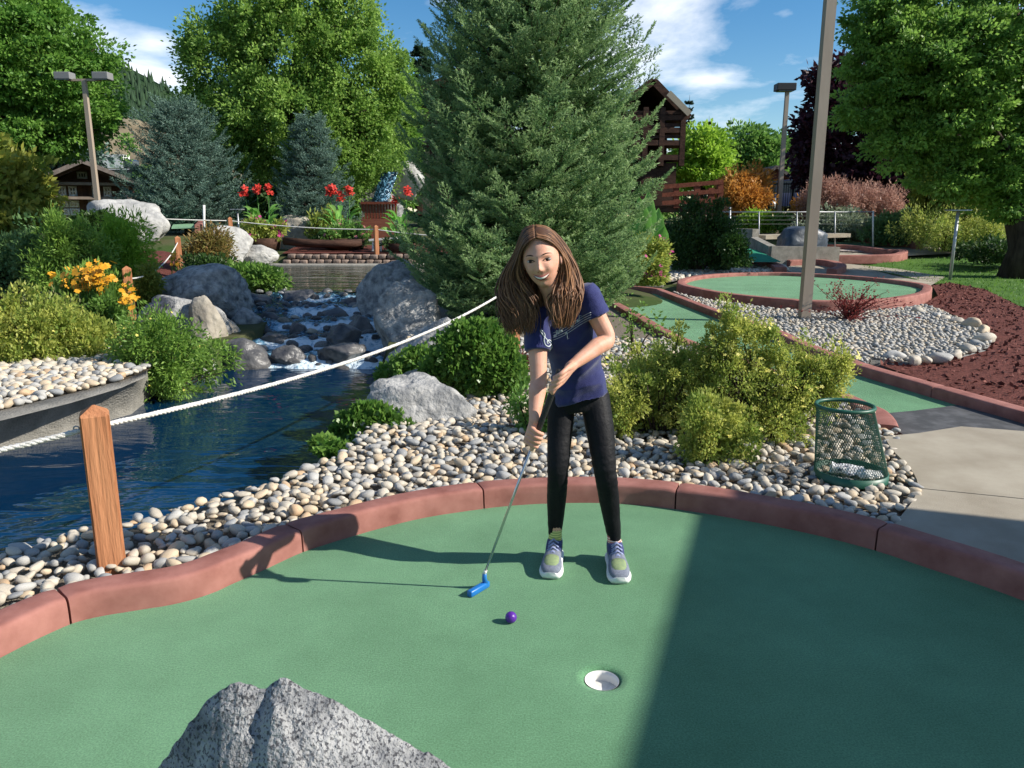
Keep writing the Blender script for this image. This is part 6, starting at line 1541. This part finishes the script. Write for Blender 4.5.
body += [caps([shoR, shoR.lerp(elbR, .5), elbR, elbR.lerp(wrR, .35), wrR, wrR.lerp(hU, .25)], [.043, .036, .0315, .033, .0205, .021], 18)]
body += hand(wrL, hL, sideL, fwd, -cd) + hand(wrR, hU, sideU, fwd, -cd)
sdH = Vector((1, 0, .10)).normalized(); sdS = (shoR - shoL).normalized()
def sec(px, py, Y, hw, hd, roll, tilt):
    a = sdH.lerp(sdS, roll).normalized(); b = Vector((0, 1, tilt)); b = (b - a * b.dot(a)).normalized(); return (P(px, py, Y), a * hw, b * hd)
torso = loft([sec(579, 402, 3.10, .10, .08, 0, 0), sec(575, 362, 3.06, .085, .07, .1, .3), sec(566, 325, 2.98, .10, .07, .7, .5), sec(561, 308, 2.93, .085, .055, 1, .6)])
lp = {'L': [(562, 398, 3.10), (560, 430, 3.06), (558, 469, 3.01), (556.5, 500, 3.06), (555, 545, 3.12)], 'R': [(594, 396, 3.10), (600, 430, 3.04), (605, 470, 2.99), (609.5, 502, 3.04), (615, 548, 3.09)]}
legp = {k: [P(*q) for q in v] for k, v in lp.items()}
body.append(torso)
for k in 'LR': body.append(caps(legp[k], [.05, .045, .035, .036, .022], 14)); 
for k in 'LR': f_ = legp[k][-1]; body.append(caps([f_, Vector((f_.x, f_.y - .02, .035)), Vector((f_.x + (-.02 if k == 'L' else .01), f_.y - .14, .03))], [.022, .028, .02], 12))
bo, bgeo = remesh('body', body, .0028, SK, girl, 2, .45)
# leggings
LG = mat('black_leggings', (.006, .006, .0075), .6, (.010, .010, .012), scale=12, bump=.15, bscale=90, spec=.18)
lg = []
rads = {'L': [.060, .053, .044, .041, .0285], 'R': [.064, .058, .0465, .042, .0285]}
for k in 'LR': q = [p.copy() for p in legp[k]]; q[-1] = P(*(555, 533, 3.11) if k == 'L' else (614.3, 538, 3.08)); lg.append(caps(q, rads[k], 22))
lg.append(loft([sec(578, 409, 3.09, .082, .07, 0, 0), sec(579, 398, 3.10, .106, .088, 0, 0), sec(579, 385, 3.10, .100, .084, 0, 0), sec(578, 374, 3.08, .088, .075, 0, 0)]))
kneeP = [legp['L'][2], legp['R'][2], legp['L'][4], legp['R'][4]]
def lgd(p):
    w = .25
    for q, a in zip(kneeP, (1, 1, .9, .9)): w += a * math.exp(-((p - q).length / .09) ** 2)
    return .0028 * w * (noise.noise(Vector((p.x * 14, p.y * 14, p.z * 42))) + .3 * noise.noise(p * 70))
remesh('leggings', lg, .0045, LG, girl, 4, .5, lgd)
# t-shirt
SH = mat('navy_cotton', (.018, .022, .10), .85, (.028, .035, .14), scale=8, bump=.25, bscale=320, sheen=.3, spec=.2)
def sq(px, py, Y, hw, hd, roll, tilt): return sec(px, py, Y, hw, hd, roll, tilt)
ts = loft([sq(581, 398, 3.085, .114, .098, 0.45, .0), sq(580, 390, 3.085, .113, .098, 0.4, .05), sq(577, 372, 3.065, .107, .092, .3, .2), sq(573, 352, 3.03, .106, .090, .45, .35), sq(568, 334, 2.985, .114, .088, .75, .5), sq(564, 319, 2.95, .118, .080, 1, .6), sq(561, 307, 2.925, .098, .066, 1, .65), sq(558, 301, 2.91, .055, .052, 1, .65)], 40, 2.15)
def sleeve(s, e, t, r0, r1):
    d = (e - s).normalized(); u = d.orthogonal().normalized(); v = d.cross(u); L = (e - s).length * t
    return loft([(s - d * .03, u * r0 * .75, v * r0 * .75), (s, u * r0, v * r0), (s + d * L * .5, u * (r0 + r1) / 2, v * (r0 + r1) / 2), (s + d * L, u * r1, v * r1)], 28, 2)
shg = [ts, sleeve(shoL, elbL, .50, .050, .050), sleeve(shoR, elbR, .50, .051, .052), caps([shoL, P(560, 311, 2.93), shoR], [.045, .058, .045], 20)]
def shd(p):
    low = sstep(1.08, .80, p.z); q = Vector((p.x * 7 + p.z * 6, p.y * 7, p.z * 11 - p.x * 9)); r = abs(noise.noise(q)) * 2 - .5; r2 = abs(noise.noise(q * 2.3 + Vector((3, 1, 2))))
    return (-.0085 * r * (.35 + .8 * low) - .0035 * r2) + .0018 * noise.noise(p * 30)
so, sgeo = remesh('t_shirt', shg, .0055, SH, girl, 3, .5, shd)
# printed treble clef, staff and notes: thin ink on the shirt front
bvh = BVHTree.FromPolygons([Vector(v) for v in sgeo[0]], sgeo[1])
def onshirt(px, py):
    o = Vector((0, 0, CAM_H)); d = ray(px, py).normalized(); h = bvh.ray_cast(o, d)
    return (h[0] - d * .0012) if h[0] else None
ink = mat('white_print', (.55, .6, .62), .8)
def draw(pts, r=.0012):
    q = [onshirt(*p) for p in pts]; q = [p for p in q if p]
    return [tube(q, r, 5)] if len(q) > 1 else []
gs = []
cl = [(549.5, 351), (552, 346), (548, 341), (543, 335), (540.5, 331), (542, 330.5), (545, 335), (544, 340), (545.5, 345), (549, 346.5), (551.5, 343), (549.5, 340), (547, 341.5), (548, 344)]
gs += draw([tuple(p) for p in smooth_line([Vector((a, b, 0)) for a, b in cl], 5)] and [(p.x, p.y) for p in smooth_line([Vector((a, b, 0)) for a, b in cl], 5)], .0022)
for o in (-4, -1.4, 1.2, 3.8): gs += draw([(x, 337 - (x - 552) * .52 + o * .9 + 1.2 * math.sin((x - 552) / 7)) for x in np.arange(553, 592, 2)], .0009)
for x, y, s in ((555, 336, 1), (561, 331, 1), (566, 333, -1), (572, 326, 1), (578, 321, 1), (558, 333, 1)): 
    gs += draw([(x - 1.2, y), (x, y + .9), (x + 1.2, y), (x, y - .9), (x - 1.2, y)], .0022); gs += draw([(x + 1.2, y), (x + 1.4, y - 6 * s), (x + 3.2, y - 5 * s)], .0013)
part('shirt_print', join(gs), ink, girl)
# socks and shoes
def sock(k, c1, c2):
    f = legp[k][-1]; m = mat('striped_sock', c1, .9); n, l = m.node_tree.nodes, m.node_tree.links; t = n.new('ShaderNodeTexCoord'); w = n.new('ShaderNodeTexWave'); w.bands_direction = 'Z'; w.inputs['Scale'].default_value = 26
    l.new(t.outputs['Object'], w.inputs['Vector']); r = n.new('ShaderNodeValToRGB'); r.color_ramp.interpolation = 'CONSTANT'; r.color_ramp.elements[1].position = .5; r.color_ramp.elements[0].color = (*c1, 1); r.color_ramp.elements[1].color = (*c2, 1); l.new(w.outputs[0], r.inputs[0]); l.new(r.outputs[0], n['Principled BSDF'].inputs['Base Color'])
    part('sock', tube([Vector((f.x, f.y + .0, .055)), Vector((f.x, f.y - .0, .09)), f.lerp(legp[k][-2], .18), f.lerp(legp[k][-2], .42)], [.034, .030, .0285, .0275], 18), m, girl)
sock('L', (.62, .62, .22), (.30, .36, .10)); sock('R', (.75, .62, .55), (.60, .16, .12))
def shoe(k, heel, toe, label=None):
    d = (toe - heel); d.z = 0; L = d.length; d.normalize(); s = Vector((-d.y, d.x, 0)); z = Vector((0, 0, 1)); inn = -1 if k == 'L' else 1
    T = [0, .06, .18, .35, .5, .65, .78, .88, .95, 1.0]; Wd = [.020, .030, .034, .034, .037, .043, .045, .041, .032, .016]
    def pt(t): return heel + d * L * t + s * (.004 * math.sin(t * 3) * inn)
    gr = mat('shoe_grey_knit', (.13, .15, .20), .8, (.20, .22, .27), scale=90, bump=.3); nv = mat('shoe_navy', (.02, .03, .11), .75, (.05, .07, .18), scale=60, bump=.3); lm_ = mat('shoe_lime', (.27, .34, .15), .8, (.20, .27, .14), scale=80, bump=.3); wh = mat('shoe_white_foam', (.72, .73, .72), .6)
    sole = loft([(pt(t) + z * (.015 + (.010 if t > .95 else 0) + (.004 if t < .05 else 0)), s * (w + .006), z * (.015 if 0.0 < t < 1 else .010)) for t, w in zip(T, Wd)], 24, 3.2)
    root = part('shoe', sole, wh, girl); autosmooth(root, 60)
    Hh = [.062, .075, .078, .072, .058, .045, .038, .033, .027, .018]
    up = loft([(pt(min(.985, t + (.01 if t == 0 else 0))) + z * (.022 + h * .42), s * (w * .98), z * h * .5) for t, w, h in zip(T, Wd, Hh)], 24, 2.3); part('upper', up, gr, root)
    part('toe_patch', loft([(pt(t) + z * (.024 + h * .44), s * w, z * h * .52) for t, w, h in ((.60, .036, .048), (.68, .038, .0425), (.78, .036, .0385), (.86, .028, .0345), (.90, .012, .024))], 20, 2.2), lm_, root)
    part('collar', loft([(pt(t) + z * (.040 + h * .5), s * w, z * h * .5) for t, w, h in ((-.005, .018, .05), (.08, .031, .062), (.20, .0345, .068), (.34, .034, .062), (.44, .033, .040))], 20, 2.4), nv, root)
    part('tongue', caps([pt(.27) + z * .104, pt(.34) + z * .088, pt(.48) + z * .062, pt(.58) + z * .050], [.010, .015, .016, .012], 12), gr, root)
    lc = []
    for i in range(5):
        t = .36 + .055 * i; zz = .106 - .0115 * i; w = .021 + .001 * i; sg = 1 if i % 2 else -1
        lc.append(tube([pt(t + .012) + s * w + z * (zz - .012), pt(t) + z * (zz + .006), pt(t - .004) - s * w + z * (zz - .012)], .0028, 6)); lc.append(tube([pt(t + .03) - s * w + z * (zz - .016), pt(t + .018) + z * (zz + .005), pt(t) + s * w + z * (zz - .010)], .0026, 6))
    part('laces', join(lc), mat('shoe_laces', (.28, .32, .52), .8), root, kind='stuff')
hL_ = P(557, 541, 3.10); shoe('L', Vector((legp['L'][-1].x + .008, 3.165, 0)), Vector((G(550.5, 579).x, G(550.5, 580.5).y, 0)))
shoe('R', Vector((legp['R'][-1].x - .004, 3.135, 0)), Vector((G(619.5, 584).x, G(619, 585.5).y, 0)))
# face
def fsurf(x, z, lift=.0): # find the surface of the finished body mesh at a face coordinate
    o = HP(x, .25, z); h = bvb.ray_cast(o, -hf_); return (h[0] + hf_ * lift) if h[0] else HP(x, .088, z)
bvb = BVHTree.FromPolygons([Vector(v) for v in bgeo[0]], bgeo[1])
eyew = mat('eye_white', (.40, .35, .32), .8, spec=.1); iris = mat('brown_iris', (.025, .012, .007), .5, spec=.3); lash = mat('dark_lashes', (.018, .011, .008), .7); brow = mat('brown_brows', (.045, .022, .012), .9); lipm = mat('lips', (.42, .10, .09), .45); teeth = mat('teeth', (.78, .70, .60), .7, spec=.15)
for s in (-1, 1):
    ec = fsurf(s * .0292, .001, -.0035)
    part('eye', ell(ec, (hr_, hf_, hup), (.0145, .0060, .0058), 3), eyew, girl)
    part('iris', ell(fsurf(s * .0292 - .001, .0008, .0012), (hr_, hf_, hup), (.0062, .0026, .0058), 3), iris, girl)
    up_ = [fsurf(s * .0292 + u, .001 + .0058 * (1 - (u / .0145) ** 2) - .0005, .0014) for u in np.linspace(-.0145, .0145, 9)]; part('upper_lashes', tube(up_, [.0008, .0014, .0018, .002, .002, .002, .0018, .0015, .0009], 6), lash, girl)
    lo_ = [fsurf(s * .0292 + u, .001 - .0046 * (1 - (u / .0135) ** 2), .0008) for u in np.linspace(-.0135, .0135, 9)]; part('lower_lid', tube(lo_, .0009, 6), mat('lid_line', (.25, .12, .085), .6), girl)
    br = [fsurf(s * (.016 + .030 * t), .0205 + .0045 * math.sin(t * 2.6) - .003 * t, .0005) for t in np.linspace(0, 1, 9)]; part('brow', tube(br, [.0014, .0021, .0023, .0022, .002, .0018, .0015, .0011, .0006], 6), brow, girl)
    part('nostril', ell(fsurf(s * .0065, -.0375, .0004), (hr_, hf_, hup), (.0028, .0012, .0014), 2), mat('nostril_dark', (.16, .06, .045), .7), girl)
def lipline(c, amp, w, r, lift): return tube([fsurf(u, c + amp * (u / w) ** 2, lift) for u in np.linspace(-w, w, 15)], [r * (max(.12, 1 - abs(u / w) ** 2.2)) for u in np.linspace(-w, w, 15)], 8)
part('mouth_inside', lipline(-.0620, .0110, .0290, .0060, -.0008), mat('mouth_dark', (.06, .015, .015), .6), girl)
part('teeth', lipline(-.0608, .0105, .0262, .0048, .0016), teeth, girl)
part('lips', join([lipline(-.0555, .0118, .0305, .0022, .0022), lipline(-.0682, .0165, .0300, .0030, .0018)]), lipm, girl)
for s in (-1, 1): part('ear', join([ell(HP(s * .068, -.004, -.008), (hr_, hf_, hup), (.006, .015, .026), 3)]), SK, girl)
# hair: a scalp layer and many separate locks
HM = leafmat('brown_hair', (.048, .022, .012), (.30, .15, .072), 0, rough=.5); HM.node_tree.nodes['Principled BSDF'].inputs['Specular IOR Level'].default_value = .28
hv_, hf2 = headg; Vc = []
for p in hv_:
    q = Vector(p) - HC; a, b, c = q.dot(hr_), q.dot(hf_), q.dot(hup); Vc.append((a, b, c))
Vc = np.array(Vc); keepv = (Vc[:, 1] < .020) | (Vc[:, 2] > .080 - np.abs(Vc[:, 0]) * .2)
keepv &= ~((Vc[:, 2] < -.055)); fk = hf2[keepv[hf2].all(axis=1)]
Sc = Vc.copy(); Sc[:, 0] *= 1.03; Sc[:, 1] *= 1.03; Sc[:, 2] *= 1.012; cap_w = np.array([tuple(HC + hr_ * a + hf_ * b + hup * c) for a, b, c in Sc])
idx = np.unique(fk); mp2 = -np.ones(len(cap_w), int); mp2[idx] = np.arange(len(idx))
rgh = np.random.default_rng(17)
locks, tnt = [], []
def lock(pts, r, tn, wave=.006, n=5):
    ph = rgh.uniform(0, 6.28); pp = smooth_line(pts, 4); m = len(pp); out = []
    for i, p in enumerate(pp):
        t = i / (m - 1); amp = wave * sstep(.3, .75, t); out.append(p + Vector((math.sin(t * 13 + ph) * amp, math.cos(t * 9 + ph) * amp * .7, 0)))
    rr = [r * (.5 + .7 * math.sin(min(1, (i / (m - 1)) * 1.15) * math.pi * .55)) * (1 - .75 * sstep(.72, 1, i / (m - 1))) for i in range(m)]
    g = tube(out, rr, n, True); locks.append(g); tnt.extend([min(1, max(0, tn + .22 * sstep(.3, 1, i // n / m))) for i in range(len(g[0]))])
KL_in = [(535, 237.5, 2.715), (525.5, 245, 2.718), (520, 258, 2.765), (521, 275, 2.785), (529, 290, 2.79), (535, 306, 2.79), (533, 325, 2.78)]
KL_out = [(534, 224.5, 2.80), (523, 230.5, 2.81), (514.5, 253, 2.84), (506, 275, 2.85), (501.5, 293, 2.84), (502, 310, 2.82), (508, 328, 2.80)]
KR_in = [(535.5, 237.5, 2.715), (550, 242, 2.722), (560.5, 253, 2.775), (564, 267, 2.79), (561, 285, 2.79), (553, 302, 2.765), (553, 320, 2.75)]
KR_out = [(535, 224.5, 2.80), (549, 228.5, 2.81), (562, 244, 2.84), (572, 265, 2.85), (578, 286, 2.83), (577.5, 303, 2.79), (569, 320, 2.78)]
def lerp3(a, b, u): return [tuple(p + (q - p) * u for p, q in zip(x, y)) for x, y in zip(a, b)]
for A_, B_, s in ((KL_in, KL_out, -1), (KR_in, KR_out, 1)):
    for i in range(640):
        u = rgh.random() ** .9; q = lerp3(A_, B_, u); dY = rgh.uniform(-.004, .05) * (1 - .5 * u); jx = rgh.normal(0, 2.0); cut = rgh.uniform(-20, 9) if rgh.random() < .55 else rgh.uniform(-4, 9)
        pts = []
        for j, (a, b, c) in enumerate(q):
            w = 0 if j == 0 else min(1, j / 3); pts.append(P(a + jx * w * (1.0 if j > 2 else .35), b + (cut if j == 6 else cut * .5 if j == 5 else 0) + (rgh.normal(0, .5) if j else 0), c + dY * (1 if j > 1 else .3) + (0 if j > 1 else .0)))
        lock(pts, rgh.uniform(.0013, .0033), rgh.uniform(0, 1) ** 1.5, rgh.uniform(.004, .014))
for i in range(190):      # down the back of the head
    u = rgh.random(); x1 = 506 + 66 * u; lock([P(533.5, 226, 2.82 + rgh.uniform(0, .05)), P(522 + 32 * u, 232, 2.885), P(514 + 58 * u, 258, 2.91), P(x1 * .97 + 16, 290, 2.90 + rgh.uniform(0, .03)), P(x1, 312 + rgh.uniform(-6, 12), 2.88 + rgh.uniform(0, .03))], rgh.uniform(.003, .006), rgh.uniform(0, .4), .006)
hairg = join(locks); capg = (cap_w[idx], mp2[fk])
hall = join([capg, hairg]); part('hair', hall, HM, girl, True, np.concatenate([np.full(len(idx), .12), np.array(tnt)]))
# ---- putter
put = thing('putter', CB, 'putter with a blue head, steel shaft and black grip in the hands of the girl', 'putter')
gA, gB = on_club(438) - cd * .03, CT + cd * .012
part('shaft', tube([CB, gA + cd * .05], [.0048, .0056], 12), mat('chrome_shaft', (.55, .55, .54), .25, metal=.9), put)
part('grip', tube([gA, gA + cd * .01, CT, gB - cd * .004, gB], [.0092, .0102, .0132, .0138, .010], 14), mat('black_grip', (.012, .012, .013), .6, (.02, .02, .02), scale=60, bump=.3), put)
blue = mat('blue_rubber_head', (.01, .13, .42), .35, (.015, .17, .50), scale=20, coat=.3)
hz = Vector((G(485, 588).x, G(485, 588).y, .014)); tz = Vector((G(470, 597).x, G(470, 597).y, .014)); dd = (tz - hz).normalized()
part('head', beam(hz - dd * .018, tz + dd * .006, .026, .027, bev=.006), blue, put); part('hosel', tube([hz - dd * .006 + Vector((0, 0, -.002)), CB.lerp(hz, .35), CB + cd * .008], [.0125, .010, .0085], 12), blue, put)
part('ferrule', tube([CB + cd * .004, CB + cd * .024], .0068, 10), MT['white_paint'], put)
